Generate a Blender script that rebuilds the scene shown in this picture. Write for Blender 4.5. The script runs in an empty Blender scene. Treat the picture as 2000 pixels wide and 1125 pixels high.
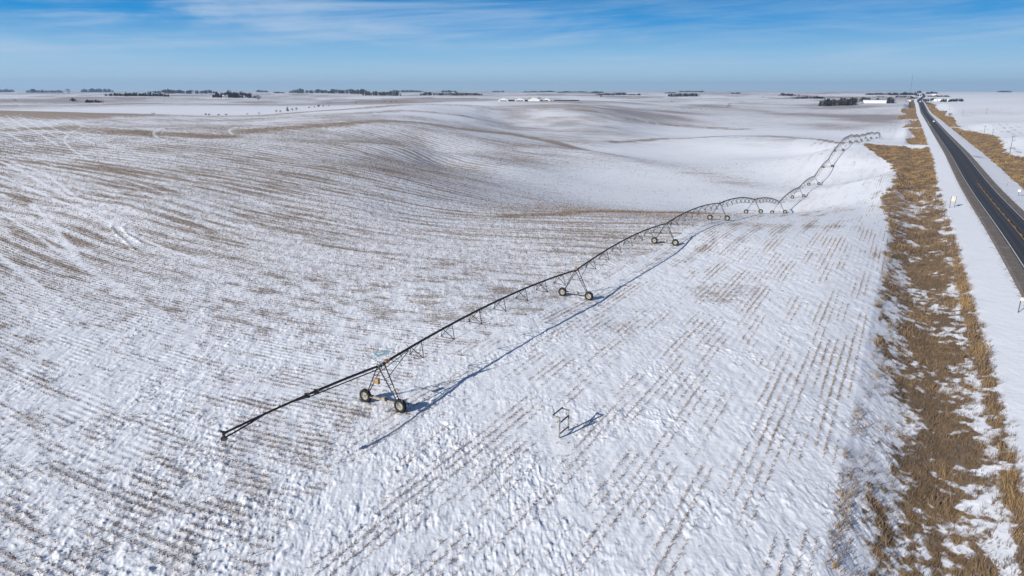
import bpy, bmesh, math, random
import numpy as np
random.seed(7); rng=np.random.default_rng(11)
R_=math.radians
# ------------------------------------------------------------------ survey of the land
F=1333.3;CX=1000.;CY=562.5
PIT=R_(16.15);PC,PS=math.cos(PIT),math.sin(PIT);H=32.
def proj(X,Y,Z):
    h=H-Z; d=Y*PC+h*PS; return CX+F*X/d, CY+F*(h*PC-Y*PS)/d
def unp(px,py,d):
    a=(px-CX)/F;b=(py-CY)/F
    return np.array([a*d,(PC-b*PS)*d,H-(PS+b*PC)*d])
COLS={
-300:[(700,0),(500,140),(400,190),(320,265),(270,370),(235,480),(214,560),('z',750,8),(203,1400),(192,2000)],
0:[(1050,0),(700,0),(500,140),(400,190),(320,265),(270,370),(235,480),(216,560),('z',750,8),(206,1300),(197,1600),(189,2100)],
250:[(1050,0),(700,0),(500,140),(400,180),(320,255),(270,360),(235,480),(222,560),('z',720,4),(210,1000),(203,1300),(195,1700)],
500:[(1050,0),(700,0),(500,138),(400,185),(320,260),(260,390),(235,490),(224,570),('z',720,4),(215,950),(205,1250),(192,2000)],
700:[(1050,0),(650,0),(500,139),(400,188),(330,255),(280,350),(245,440),(225,540),(209,680),('z',860,5),(200,1600),(188,2600)],
800:[(500,139),(410,190),(340,265),(290,350),(250,450),(235,510),(215,640),(202,760),('z',950,8),(194,1700),(186,2800)],
860:[(300,388),(320,342)],
900:[(500,139),(430,178),(370,246),(340,303),(300,370),(270,440),(250,500),(224,650),(203,800),('z',1000,9),(195,1600)],
1000:[(1050,0),(600,0),(500,140),(430,178),(395,235),(360,295),(330,345),(300,410),(275,470),(260,530),('z',600,-1),(245,680),(225,760),(207,870),('z',1030,11),(197.5,1250)],
1150:[(500,140),(418,190),('z',235,-7),(390,280),(350,350),(310,420),(295,450),('z',490,-9),(275,530),(250,640),(225,760),(206,880),('z',1050,10),(196.5,1300)],
1300:[(1050,0),(650,0),(425,185),('z',230,-8),(395,290),(360,350),(325,410),('z',460,-14),(300,510),(280,570),(267,630),('z',710,-13),(250,800),(235,900),(215,1150),(205,1400),(195,1900)],
1450:[(600,0),(470,0),(385,310),(365,345),(320,440),(285,540),(264,620),('z',720,-12),(250,820),(230,1000),(212,1300),(203,1600)],
1600:[(1050,0),(700,0),(500,0),(430,186),(405,265),(300,480),(272,560),('z',680,-12),(255,780),(235,960),(210,1400),(200,1800)],
1690:[(380,260),(350,300),(310,390),(283,460),('z',530,-7),(255,780),(240,920),(220,1200),(205,1550),(201,1700)],
1745:[(340,310),(300,410),(285,468)],
1960:[(300,370),(268,480),(240,680),(210,1150),(195,1900)],
2200:[(700,0),(500,0),(300,365),(268,480),(240,680),(210,1150),(195,1900)],
2600:[(700,0),(400,0),(300,365),(240,680),(205,1350)],
}
# towers of the irrigation machine (picture x, distance along the view axis, picture y of the tyre contact)
TPX=[748,1124,1298,1403,1471,1520,1558,1589,1616,1638,1654,1667,1676.5,1688,1696,1706]
TD=[72,111.6,151,190,230,270,309,349,388,428,466,500,530,560,590,612]
TPY=[795,583,479,430,417,418,388,362,328,295,277.5,277.5,278,274.5,271.5,271]
PIVOT=(1717,271,632)
def controls():
    P=[]
    for px,l in COLS.items():
        for e in l:
            if e[0]=='z':
                a=(px-CX)/F; d=e[1]; P.append((a*d,(d-(H-e[2])*PS)/PC,e[2]))
            elif e[1]==0:
                P.append(tuple(unp(px,e[0],H/(PS+(e[0]-CY)/F*PC))))
            else: P.append(tuple(unp(px,*e)))
    for px,py,d in zip(TPX,TPY,TD): P.append(tuple(unp(px,py,d)))
    P.append(tuple(unp(*PIVOT)))
    for px in(-700,-300,0,250,500,750,1000,1250,1500,1700,2000,2300,2700):
        for py,d in((187,2900),(183.5,3900),(181.2,5500),(179.6,8000),(178.6,12000)):
            P.append(tuple(unp(px,py,d)))
    for az in range(-180,180,30):
        a=R_(az)
        for r in(8,25):P.append((r*math.sin(a),r*math.cos(a),0.))
        if abs(az)>60:
            for r in(70,200,700,3000,12000):P.append((r*math.sin(a),r*math.cos(a),0. if r<3000 else 6.))
    return np.array(P)
def uvw(X,Y): return np.stack([np.arctan2(X,Y),np.log(np.hypot(X,Y)+1e-9)],-1)
def tps_fit(P,lam=2e-4):
    q=uvw(P[:,0],P[:,1]); n=len(P)
    r2=((q[:,None]-q[None])**2).sum(-1)
    A=np.zeros((n+3,n+3)); A[:n,:n]=.5*r2*np.log(r2+1e-12)+lam*np.eye(n)
    A[:n,n]=1;A[:n,n+1:]=q; A[n,:n]=1;A[n+1:,:n]=q.T
    return q,np.linalg.solve(A,np.r_[P[:,2],0,0,0]),n
_P=controls(); _q,_w,_n=tps_fit(_P)
NT,NL=721,320; L0,L1=math.log(4.),math.log(13500.)
_tg=np.linspace(-math.pi,math.pi,NT); _lg=np.linspace(L0,L1,NL)
GRID=np.empty((NT,NL))
for i in range(0,NT,40):
    c=np.stack(np.meshgrid(_tg[i:i+40],_lg,indexing='ij'),-1).reshape(-1,2)
    r2=(c[:,None,0]-_q[None,:,0])**2+(c[:,None,1]-_q[None,:,1])**2
    GRID[i:i+40]=((.5*r2*np.log(r2+1e-12))@_w[:_n]+_w[_n]+c@_w[_n+1:]).reshape(-1,NL)
def _cr(t): t2=t*t;t3=t2*t; return (-.5*t+t2-.5*t3,1-2.5*t2+1.5*t3,.5*t+2*t2-1.5*t3,-.5*t2+.5*t3)
def base_z(X,Y):
    q=uvw(X,Y); a=(q[...,0]+math.pi)/(2*math.pi)*(NT-1); b=np.clip((q[...,1]-L0)/(L1-L0)*(NL-1),0,NL-1.001)
    i=np.floor(a).astype(int);j=np.floor(b).astype(int); wa=_cr(a-i);wb=_cr(b-j); o=0
    for p in range(4):
        ii=(i-1+p)%(NT-1)
        for s in range(4): o=o+wa[p]*wb[s]*GRID[ii,np.clip(j-1+s,0,NL-1)]
    return o
def sm(a,b,x):
    t=np.clip((x-a)/(b-a),0,1);return t*t*(3-2*t)
_perm=np.random.default_rng(3).permutation(1024)
_ga=np.random.default_rng(4).uniform(0,2*math.pi,1024)
def pn(x,y,seed=0):
    x=np.asarray(x,float)+seed*17.13;y=np.asarray(y,float)-seed*9.71
    i=np.floor(x).astype(np.int64);j=np.floor(y).astype(np.int64);fx=x-i;fy=y-j
    u=fx*fx*fx*(fx*(fx*6-15)+10);v=fy*fy*fy*(fy*(fy*6-15)+10)
    def g(a,b,dx,dy):
        h=_ga[_perm[(_perm[a&1023]+b)&1023]]; return np.cos(h)*dx+np.sin(h)*dy
    n0=g(i,j,fx,fy);n1=g(i+1,j,fx-1,fy);n2=g(i,j+1,fx,fy-1);n3=g(i+1,j+1,fx-1,fy-1)
    return ((n0+(n1-n0)*u)*(1-v)+(n2+(n3-n2)*u)*v)*1.5
def fbm(x,y,o=3,seed=0):
    s=0;a=1.;t=0
    for k in range(o): s=s+a*pn(x*2**k,y*2**k,seed+k);t+=a;a*=.5
    return s/t
# ------------------------------------------------------------------ the highway corridor
RAZ=R_(29.6);RR=np.array([math.sin(RAZ),math.cos(RAZ)]);RN=np.array([math.cos(RAZ),-math.sin(RAZ)])
RT=np.array([-400,0,193,239,314,469,727,981,1390,1681,1947,2067,2250,2502,3307,4803,9000.])
RSv=np.array([25.8,25.8,25.8,25.7,25.6,25.7,24.6,23.2,18.8,17.7,15.9,14.,13,14.,32.8,40.4,40])
RZv=np.array([2.,1.,.1,-1.2,-2.4,-2.6,-4.5,-5.5,-4.5,-2,2,4.5,2.,5.5,9,13,14.])
def _smooth_tab(v):
    t=np.arange(-400,9000,10.); y=np.interp(t,RT,v); k=np.hanning(17);k/=k.sum()
    yp=np.r_[[y[0]]*8,y,[y[-1]]*8]; return t,np.convolve(yp,k,'valid')
_tt,_ss=_smooth_tab(RSv);_,_zz=_smooth_tab(RZv)
def road_s(t): return np.interp(t,_tt,_ss)
def road_z(t): return np.interp(t,_tt,_zz)
def st(X,Y): return X*RN[0]+Y*RN[1], X*RR[0]+Y*RR[1]
def xy(s,t): return s*RN[0]+t*RR[0], s*RN[1]+t*RR[1]
XQ=np.array([-60,-34,-27,-22,-19,-15,-12.5,-7,-5.6,5.6,8,12,16,22,30,40,60.])
XZ=np.array([-1.,-1.2,-1.4,-3.0,-3.0,-1.9,-1.2,-.45,-.3,-.3,-.6,-1.2,-1.9,-2.2,-1.6,-1.0,-1.])
DRIVES_L=[548,870,1110]; DRIVES_R=[905]
def land(X,Y):
    X=np.asarray(X,float);Y=np.asarray(Y,float)
    r=np.hypot(X,Y); z=base_z(X,Y)
    far=sm(650,1700,r)
    z=z+far*(fbm(X/520,Y/520,2,5)*7+pn(X/170,Y/170,9)*1.3)*(1-.75*sm(3500,7000,r))
    z=z+(1-far)*fbm(X/38,Y/38,2,2)*.22*sm(60,140,r)
    s,t=st(X,Y); q=s-road_s(t); rz=road_z(t)
    dit=np.interp(q,XQ,XZ)
    for d in DRIVES_L: dit=np.where(q<0,np.maximum(dit,-.5-1.2*(1-np.exp(-((t-d)/9)**4))-1.6*(1-np.exp(-((t-d)/14)**4))),dit)
    ditz=rz+dit+fbm(X/9,Y/9,2,21)*.16*sm(9,14,np.abs(q))
    w=np.where(q<0,sm(-36,-24,q),1-sm(24,46,q))*(1-sm(4200,6000,t))*sm(-300,-100,t)
    return z*(1-w)+ditz*w
def hit(px,py,dmin=38.,dmax=11500.):
    d=np.geomspace(dmin,dmax,4000); a=(px-CX)/F;b=(py-CY)/F
    X=a*d;Y=(PC-b*PS)*d;Z=H-(PS+b*PC)*d; g=land(X,Y); k=np.nonzero(Z<=g)[0]
    k=k[0] if len(k) else len(d)-1
    return float(X[k]),float(Y[k]),float(g[k]),float(d[k])
# ------------------------------------------------------------------ helpers
scene=bpy.context.scene; COL=scene.collection
def tag(o,label=None,cat=None,group=None,kind=None):
    if label:o['label']=label
    if cat:o['category']=cat
    if group:o['group']=group
    if kind:o['kind']=kind
    return o
def link(o,parent=None):
    COL.objects.link(o)
    if parent is not None:o.parent=parent
    return o
def empty(name,loc,rz=0.):
    o=bpy.data.objects.new(name,None); o.location=loc;o.rotation_euler=(0,0,rz);o.empty_display_size=.5
    return link(o)
def np_mesh(name,V,Fc,mat,parent=None,attrs=None,smooth=False,mats=None,mi=None):
    V=np.asarray(V,np.float32);Fc=np.asarray(Fc,np.int32); k=Fc.shape[1]
    me=bpy.data.meshes.new(name); me.vertices.add(len(V)); me.vertices.foreach_set('co',V.ravel())
    me.loops.add(Fc.size); me.loops.foreach_set('vertex_index',Fc.ravel())
    me.polygons.add(len(Fc)); me.polygons.foreach_set('loop_start',np.arange(0,Fc.size,k,dtype=np.int32))
    me.polygons.foreach_set('use_smooth',np.full(len(Fc),smooth))
    for m in (mats or [mat]): me.materials.append(m)
    if mi is not None: me.polygons.foreach_set('material_index',np.asarray(mi,np.int32))
    for n,a in (attrs or {}).items():
        at=me.attributes.new(n,'FLOAT','POINT'); at.data.foreach_set('value',np.asarray(a,np.float32).ravel())
    me.update(calc_edges=True)
    return link(bpy.data.objects.new(name,me),parent)
class MB:
    def __init__(s): s.v=[];s.f=[];s.m=[]
    def add(s,vs,fs,mi=0):
        b=len(s.v); s.v+=[tuple(map(float,v)) for v in vs]; s.f+=[tuple(b+i for i in f) for f in fs]; s.m+=[mi]*len(fs)
    def box(s,c,h,mi=0,ax=None):
        c=np.array(c,float); A=np.eye(3) if ax is None else np.array(ax,float)
        vs=[c+A[0]*h[0]*x+A[1]*h[1]*y+A[2]*h[2]*z for x in(-1,1) for y in(-1,1) for z in(-1,1)]
        s.add(vs,[(0,1,3,2),(4,6,7,5),(0,4,5,1),(2,3,7,6),(0,2,6,4),(1,5,7,3)],mi)
    def tube(s,pts,r,n=6,mi=0,cap=True):
        pts=[np.array(p,float) for p in pts]; m=len(pts); rs=[r]*m if np.isscalar(r) else r; rings=[]
        for i,p in enumerate(pts):
            t=pts[min(i+1,m-1)]-pts[max(i-1,0)]; t/=np.linalg.norm(t)+1e-12
            a=np.cross(t,[0,0,1.]); 
            if np.linalg.norm(a)<1e-3:a=np.cross(t,[0,1.,0])
            a/=np.linalg.norm(a); b=np.cross(t,a)
            rings.append([p+rs[i]*(math.cos(2*math.pi*k/n)*a+math.sin(2*math.pi*k/n)*b) for k in range(n)])
        vs=[v for g in rings for v in g]; fs=[(i*n+k,i*n+(k+1)%n,(i+1)*n+(k+1)%n,(i+1)*n+k) for i in range(m-1) for k in range(n)]
        if cap: fs+=[tuple(range(n))[::-1],tuple((m-1)*n+k for k in range(n))]
        s.add(vs,fs,mi)
    def bar(s,a,b,w,h=None,mi=0):      # square bar
        a=np.array(a,float);b=np.array(b,float);t=b-a;L=np.linalg.norm(t);t/=L
        u=np.cross(t,[0,0,1.]); 
        if np.linalg.norm(u)<1e-3:u=np.array([1.,0,0])
        u/=np.linalg.norm(u);v=np.cross(u,t); s.box((a+b)/2,(L/2,w/2,(h or w)/2),mi,(t,u,v))
    def lathe(s,c,axis,prof,n=24,mi=0,up=(0,0,1)):
        ax=np.array(axis,float);ax/=np.linalg.norm(ax);u=np.array(up,float);u-=ax*(u@ax);u/=np.linalg.norm(u);w=np.cross(ax,u);c=np.array(c,float)
        vs=[c+ax*x+r*(math.cos(2*math.pi*k/n)*u+math.sin(2*math.pi*k/n)*w) for x,r in prof for k in range(n)]
        s.add(vs,[(i*n+k,i*n+(k+1)%n,(i+1)*n+(k+1)%n,(i+1)*n+k) for i in range(len(prof)-1) for k in range(n)],mi)
    def build(s,name,mat,parent=None,smooth=False):
        me=bpy.data.meshes.new(name); me.from_pydata(s.v,[],s.f)
        for m in (mat if isinstance(mat,(list,tuple)) else [mat]): me.materials.append(m)
        me.polygons.foreach_set('material_index',s.m)
        if smooth: me.polygons.foreach_set('use_smooth',[True]*len(s.f))
        me.update(); return link(bpy.data.objects.new(name,me),parent)
# ------------------------------------------------------------------ materials
class NT_:
    def __init__(s,m): s.t=m.node_tree;s.n=s.t.nodes;s.l=s.t.links
    def new(s,ty,**kw):
        n=s.n.new(ty)
        for k,v in kw.items():setattr(n,k,v)
        return n
    def set(s,sock,v):
        if isinstance(v,bpy.types.NodeSocket):s.l.new(v,sock)
        else:sock.default_value=v
    def math(s,op,a,b=0.,c=None,clamp=False):
        n=s.new('ShaderNodeMath',operation=op,use_clamp=clamp); s.set(n.inputs[0],a);s.set(n.inputs[1],b)
        if c is not None:s.set(n.inputs[2],c)
        return n.outputs[0]
    def mix(s,f,a,b,mode='MIX'):
        n=s.new('ShaderNodeMix',data_type='RGBA',blend_type=mode,clamp_factor=True)
        s.set(n.inputs[0],f);s.set(n.inputs[6],a if isinstance(a,bpy.types.NodeSocket) else (*a,1));s.set(n.inputs[7],b if isinstance(b,bpy.types.NodeSocket) else (*b,1))
        return n.outputs[2]
    def noise(s,vec,scale,detail=3.,rough=.55,dist=0.):
        n=s.new('ShaderNodeTexNoise'); 
        if vec is not None:s.l.new(vec,n.inputs['Vector'])
        n.inputs['Scale'].default_value=scale;n.inputs['Detail'].default_value=detail;n.inputs['Roughness'].default_value=rough;n.inputs['Distortion'].default_value=dist
        return n.outputs['Fac']
    def sstep(s,x,a,b):
        n=s.new('ShaderNodeMapRange',interpolation_type='SMOOTHSTEP');s.set(n.inputs[0],x);s.set(n.inputs[1],a);s.set(n.inputs[2],b);return n.outputs[0]
    def attr(s,name): return s.new('ShaderNodeAttribute',attribute_name=name).outputs['Fac']
    def comb(s,x,y,z=0.):
        n=s.new('ShaderNodeCombineXYZ');s.set(n.inputs[0],x);s.set(n.inputs[1],y);s.set(n.inputs[2],z);return n.outputs[0]
def new_mat(name):
    m=bpy.data.materials.new(name);m.use_nodes=True;m.node_tree.nodes.clear();k=NT_(m)
    b=k.new('ShaderNodeBsdfPrincipled');o=k.new('ShaderNodeOutputMaterial');k.l.new(b.outputs[0],o.inputs[0]); return m,k,b
def simple(name,col,rough=.7,metal=0.,var=.18,scale=6.,col2=None,spec=.3):
    m,k,b=new_mat(name); tc=k.new('ShaderNodeTexCoord').outputs['Object']
    n=k.noise(tc,scale,4,.6); c2=col2 or tuple(c*(1-var*1.6) for c in col); c1=tuple(min(1,c*(1+var)) for c in col)
    k.l.new(k.mix(k.sstep(n,.38,.64),c2,c1),b.inputs['Base Color'])
    b.inputs['Roughness'].default_value=rough;b.inputs['Metallic'].default_value=metal;b.inputs['Specular IOR Level'].default_value=spec
    return m
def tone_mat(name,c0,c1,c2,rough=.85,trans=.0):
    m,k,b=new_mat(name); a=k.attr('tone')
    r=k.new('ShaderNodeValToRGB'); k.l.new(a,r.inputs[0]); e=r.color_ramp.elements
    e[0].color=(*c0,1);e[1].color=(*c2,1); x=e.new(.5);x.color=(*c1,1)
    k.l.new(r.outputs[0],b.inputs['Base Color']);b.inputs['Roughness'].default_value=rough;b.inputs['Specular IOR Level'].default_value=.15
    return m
# ------------------------------------------------------------------ how the cover lies on the land
def g_row(x): # crop rows: y = u + g_row(x); they swing from oblique on the left to square-on in the middle
    return np.where(x<8,-.66*(x-8)+0*x,0)*1.0-.66*0
def g_row(x):
    w=24.; a=(np.asarray(x,float)+14)/w   # softplus bend
    return .74*w*np.logaddexp(0,-a)
def sb(t): return np.interp(t,[-50,20,43,54,240,420,600],[-30,-30,-43,-45.5,-42,-60,-80])
def qL(t): return np.interp(t,[-50,66,100,177,200,250,282,300,350,419,470,511,536,537,559,560,600,640,700,790,860,861,879,880,930,1010,1095,1096,1124,1125,1217,1330,1400,1498,1560,1786,2300],
    [-25.3,-25.1,-26,-26.5,-27.1,-30.5,-31,-28,-27.7,-31.8,-41.4,-50,-51,-12,-12,-19,-25,-26,-19,-22,-26,-12,-12,-30,-28,-21,-24,-12,-12,-36,-40,-24,-37,-36,-24,-28,-22])
def qRo(t): return np.interp(t,[0,400,469,519,592,663,700,786,840,885,886,924,925,1000,1099,1212,1300,1445,1540,1656,1760,1882,2200],
    [32,32,30.6,26.6,31.5,35.8,36,30,22.8,22,13,13,25,24,29.3,31.2,24,34,25,24.5,22,29,18])
def qRi(t): return np.interp(t,[0,700,1089,1274,1551],[15.2,15.1,13.8,11.3,9.5])
def poly_world(l,dm=38.):
    return np.array([hit(px,py,dm)[:2] for px,py in l])
def pdist(X,Y,P):
    d=np.full(X.shape,1e9)
    for a,b in zip(P[:-1],P[1:]):
        ab=b-a;L=ab@ab+1e-9; t=np.clip(((X-a[0])*ab[0]+(Y-a[1])*ab[1])/L,0,1)
        d=np.minimum(d,np.hypot(X-a[0]-t*ab[0],Y-a[1]-t*ab[1]))
    return d
CRESTS=[([(-60,219),(0,219.5),(90,221),(180,224)],34,1.),([(180,223),(300,226),(420,227),(500,226),(600,218),(700,212),(780,205)],9,.7),
([(0,255),(130,250),(300,261),(430,267),(500,254),(650,244)],11,.8),([(0,320),(120,318),(230,331),(330,345)],9,.55),
([(650,244),(750,236),(800,238),(900,252),(1000,262),(1080,277),(1130,291)],7,.95),([(1130,291),(1220,308),(1320,328),(1400,346),(1450,360)],12,.34),
([(420,236),(520,231),(640,225),(720,220),(790,216),(900,226),(1000,243)],8,.6),
([(700,213),(780,204.5),(900,205),(1000,209),(1100,208),(1190,211)],9,.5),([(1050,208.5),(1130,214),(1200,227),(1280,241),(1350,247),(1450,252)],8,.75),
([(1190,277),(1290,271),(1400,266),(1500,266),(1600,272),(1660,279)],4,.8),([(1000,421),(1100,418),(1250,414),(1400,418)],4,.75),
([(1380,560),(1410,585),(1440,560)],3,.5),([(1300,505),(1420,470),(1560,500)],10,.28),([(1350,430),(1500,445),(1600,440)],9,.35)]
CRESTS=[(poly_world(l),w,a) for l,w,a in CRESTS]
TRACKS=[([(160,248),(133,262),(126,270),(128,280),(140,292),(172,312)],1.3),([(318,249),(303,256),(299,262),(306,268),(322,275)],1.5),([(462,249),(450,253),(447,257),(455,263)],1.8),
([(-10,228),(20,246),(42,258)],1.2),([(14,227),(45,246),(78,262),(112,284)],1.2),([(-10,252),(20,263),(62,285)],1.2),([(45,232),(92,257),(135,278)],1.0),([(75,234),(115,256),(185,281)],1.2),([(100,238),(160,262),(230,290)],.9),([(140,238),(210,262)],.9),
([(0,315),(60,345),(130,385)],1.3),([(20,316),(90,340),(170,400)],1.2),([(60,400),(110,450),(160,520)],1.4),([(90,600),(150,680),(215,770)],1.1),([(140,620),(200,700),(260,760)],.9)]
TRACKS+=[([(-20,336),(100,387),(200,429),(400,513)],1.0),([(-20,408),(100,481),(200,542),(400,664)],1.0),([(-20,541),(80,637),(150,705),(250,802)],.9),([(-20,480),(120,590),(230,677),(330,756)],.8)]
TRACKS=[(poly_world(l),w) for l,w in TRACKS]
ARCS=[poly_world(l) for l in ([(275,421),(240,428),(222,436),(217,444),(225,456),(245,472),(262,488)],[(272,430),(246,438),(240,446),(248,458),(275,474)])]
LANE=poly_world([(1827,228.3),(1860,228.6),(1920,226),(2010,223)],500)
def cover(X,Y):
    """share of the ground not under snow, with hill-flank shade put into it, and the row coordinates"""
    s,t=st(X,Y); q=s-road_s(t); r=np.hypot(X,Y); u=Y-g_row(X); v=X*1.16
    head=(s>sb(t)+3.2*fbm(X/5,Y/5,2,30))&(t<900)
    fl=sm(85,165,r); n1=fbm(u/1.9,v/7.5,3,31)*(1-.75*fl)+.62*fl*fbm(u/1.5,v/45,3,32); n2=fbm(X/45,Y/45,2,33); n3=fbm(u/9+4,v/55,2,37)
    mid=sm(26,5,np.abs(X-4))*sm(125,105,r)
    lft=sm(-15,-50,X); n4=pn((Y+1.03*X)/5.5+.6*pn(X/40,Y/40,36),X/90,35)
    D=.30*sm(-.30,.45,n1*.95+n3*.30+n2*.3-.10*mid-.30*lft*sm(-.05,.35,n4))+.225+.10*sm(-10,-60,X)*sm(110,170,r)*sm(420,300,r)+.13*sm(85,60,r)*sm(4,-12,X)+.12*np.exp(-((X+62)/30)**2-((Y-310)/70)**2)  # last term: extra stubble cover that paints shade onto the hill flank
    far_f=sm(230,420,r); D=D*(1-far_f)+(.31+.22*sm(-.35,.4,n2*.8+n3*.5))*far_f
    # headland rows along the road
    k=np.floor(s/.92); run=pn(k*3.71,t/19.,41)+.5*pn(k*.21,t/40,43)+.15*pn(k*1.7,t/3.,44)-.06+.08*sm(-30,-10,s)*sm(260,60,t); Dt=np.where(head,.82*sm(.11,.38,run)*sm(-.5,.1,fbm(X/16,Y/16,2,46)+.2)+.07,D)
    Dh=.36*sm(-.1,.5,fbm(X/24,Y/24,3,45)+.25*pn(s/1.1,t/7,48))*sm(60,105,r)+.05
    D=np.where(head,Dh,D); CG=np.zeros(X.shape)
    patch=sm(-.28,.30,fbm(u/3.2,v/6.5,3,34)+.25*n2); D=D*(1+sm(150,95,r)*(-.72+1.05*patch)); D=D*(1-.72*sm(-4,-13,land_valley(X,Y)))
    if np.max(r)>120:
        for P,w,a in CRESTS:
            bb=(X>P[:,0].min()-5*w)&(X<P[:,0].max()+5*w)&(Y>P[:,1].min()-5*w)&(Y<P[:,1].max()+5*w)
            if bb.any():
                d=pdist(X[bb],Y[bb],P)/(w*1.5)
                e_=np.exp(-d*d*.8)*(.68+.6*sm(-.4,.4,n1[bb]*.8+n3[bb]*.5)); D[bb]=np.maximum(D[bb],a*e_); CG[bb]=np.maximum(CG[bb],a*e_)
    # beyond the field: parcels
    far=sm(780,960,r); CRf=CG
    if far.max()>0:
        cx=np.floor(s/402+.5*0);cy=np.floor((t+90)/402); h=_ga[_perm[(_perm[cx.astype(int)&1023]+cy.astype(int))&1023]]/6.283
        Df=.20+.40*h*h+.34*sm(-.15,.4,fbm(X/190,Y/190,3,51)); Df=Df*(1-.85*sm(-10,-60,X)*sm(560,640,r)*sm(1350,1100,r))*(1-.6*sm(30,60,s)); Df=np.maximum(Df,.75*np.exp(-((X+1180)/520)**2-((Y-1650)/230)**2)); far=np.maximum(far,sm(575,625,r)*sm(-10,-60,X))
        D=D*(1-far)+Df*far
    D=np.maximum(D,CG)
    tr=np.zeros(X.shape)
    if np.max(r)>70:
        for P,w in TRACKS:
            bb=(X>P[:,0].min()-4)&(X<P[:,0].max()+4)&(Y>P[:,1].min()-4)&(Y<P[:,1].max()+4)
            if bb.any(): tr[bb]=np.maximum(tr[bb],np.exp(-(pdist(X[bb],Y[bb],P)/(w*.5))**2))
        bb=(X>300)&(r>800)&(r<2500)
        if bb.any(): tr[bb]=np.maximum(tr[bb],np.exp(-(pdist(X[bb],Y[bb],LANE)/6)**2))
    D=D*(1-.55*tr); Dt=np.where(head,Dt,D)*(1-.55*tr)
    # roadside
    e=1.1*fbm(X/2.5,Y/2.5,2,61)+fbm(X/11,Y/11,2,63)*2.2
    gl=sm(-.8,.8,q-qL(t)+e)*sm(.8,-.6,q+13+e*.25)*(qL(t)<-14)
    gr=sm(-.6,.8,q-qRi(t)+e*.3)*sm(1.,-1.,q-qRo(t)+e*1.2)*(qRo(t)>16)
    G=np.maximum(gl,gr)*sm(2900,2300,t)
    # grass thins where snow lies over it
    thin=fbm(s/5+.3*t/7,t/11-.25*s/6,3,67)*np.interp(t,[100,240],[.6,1.1])+np.where(t<230,.02*np.exp(-((q+18.8)/2.8)**2)-.22*np.exp(-((q+15)/1.0)**2),0)
    amt=np.interp(t,[40,90,150,200,235,300,330,480,560,3000],[.12,.20,.26,.24,.02,.06,.5,.7,.5,.5])-.26*sm(-20.5,-24,q)*sm(190,90,t)
    fin=fbm(s/1.2+t/6,t/1.7,3,68)*.62
    Gc=G*np.where(q<0,sm(-.62,.58,thin+fin+amt),sm(-.5,.2,thin+fin+.32))
    strip_=np.exp(-((q+13.9+.6*pn(t/2.3,0*t,121))/1.1)**2)*sm(-.8,.1,pn(t/3.1,0*t,115)+.5*pn(t/.9,s,116))*sm(220,140,t); Gc=np.maximum(Gc,.95*strip_*sm(-12.4,-13.0,q)); G=np.maximum(G,strip_*sm(-12.4,-13.0,q))
    D=np.where((q>qL(t)-1)&(q<np.where(qRo(t)>16,qRo(t),13)),0,D)
    return D,G,Gc,u,v,s,t,q,head,r,Dt,CG
def land_valley(X,Y): return base_z(X,Y)
# ------------------------------------------------------------------ the ground sheet
rows=[5,12,20,28,34];x=38.
while x<92:rows.append(x);x+=.135
while x<170:rows.append(x);x+=.24
while x<420:rows.append(x);x+=.55
while x<13200:rows.append(x);x+=max(.55,min(x*x/42000,160))
rad=np.array(rows); az=np.radians(np.r_[np.arange(-180,-46,4.),np.linspace(-45,45,1500),np.arange(48.,180,4.)])
TH,RD=np.meshgrid(az,rad,indexing='ij'); X=(RD*np.sin(TH)).ravel();Y=(RD*np.cos(TH)).ravel(); nr=len(rad);na=len(az)
D,G,Gc,U,V,S,T,Q,HEAD,RDI,DT_,CG=cover(X,Y)
def micro(X,Y,U,S,T,Q,HEAD,D,G,r):
    """wind-packed snow, row ridges, clods: real relief near the camera"""
    fd=sm(420,110,r); field=(Q<-25)|(Q>30)
    wx=Y-.08*X; wy=X+.08*Y            # drifts lie along the wind
    rough=np.clip(.60+1.5*fbm(X/8,Y/8,3,71)+.55*sm(75,45,r)*(.4+.6*sm(10,-10,X))+.25*sm(0,-40,X),.06,2.1)
    h=.075*fbm(wx/4.,wy/1.5,2,73)+.03*(1-np.abs(fbm(wx/1.9,wy/.55,2,75))*2.2)*rough
    h=h+.042*rough*fbm(wx/.9,wy/.55,3,77)*sm(170,70,r)+.085*rough*np.clip(fbm(X/.45,Y/.38,2,79)-.12,0,1)*sm(130,60,r)+.05*rough*sm(.1,.5,fbm(X/1.3,Y/1.6,2,78))*sm(170,80,r)
    ridge=np.where(HEAD,np.cos(2*np.pi*S/.92),np.cos(2*np.pi*U/.92))
    h=h+np.where(field,.022*ridge*(.1+.9*sm(-.1,.5,fbm(X/5,Y/5,2,81))),0)*sm(230,120,r)
    for P in ARCS:
        bb=(X>P[:,0].min()-3)&(X<P[:,0].max()+3)&(Y>P[:,1].min()-3)&(Y<P[:,1].max()+3)
        if bb.any(): h[bb]+=.15*np.exp(-(pdist(X[bb],Y[bb],P)/.4)**2)
    k=np.where(np.abs(Q)<6.2,0,np.where((Q>-13)&(Q<15),.3,np.where(Q>15,.35,np.where(G>.3,.8,1.))))
    return h*k*fd+.3*0
Z=land(X,Y)+micro(X,Y,U,S,T,Q,HEAD,D,G,RDI)
i=np.arange(na)[:,None]*nr+np.arange(nr-1)[None,:]; j=((np.arange(na)+1)%na)[:,None]*nr+np.arange(nr-1)[None,:]
Fq=np.stack([i,j,j+1,i+1],-1).reshape(-1,4)[:,::-1]
edge_n=fbm(X/1.1,Y/1.1,3,93); edge_d=sm(-.15,.35,edge_n-.25*(np.abs(Q)-6.3))*sm(8.2,6.2,np.abs(Q))*sm(700,400,T)
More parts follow.
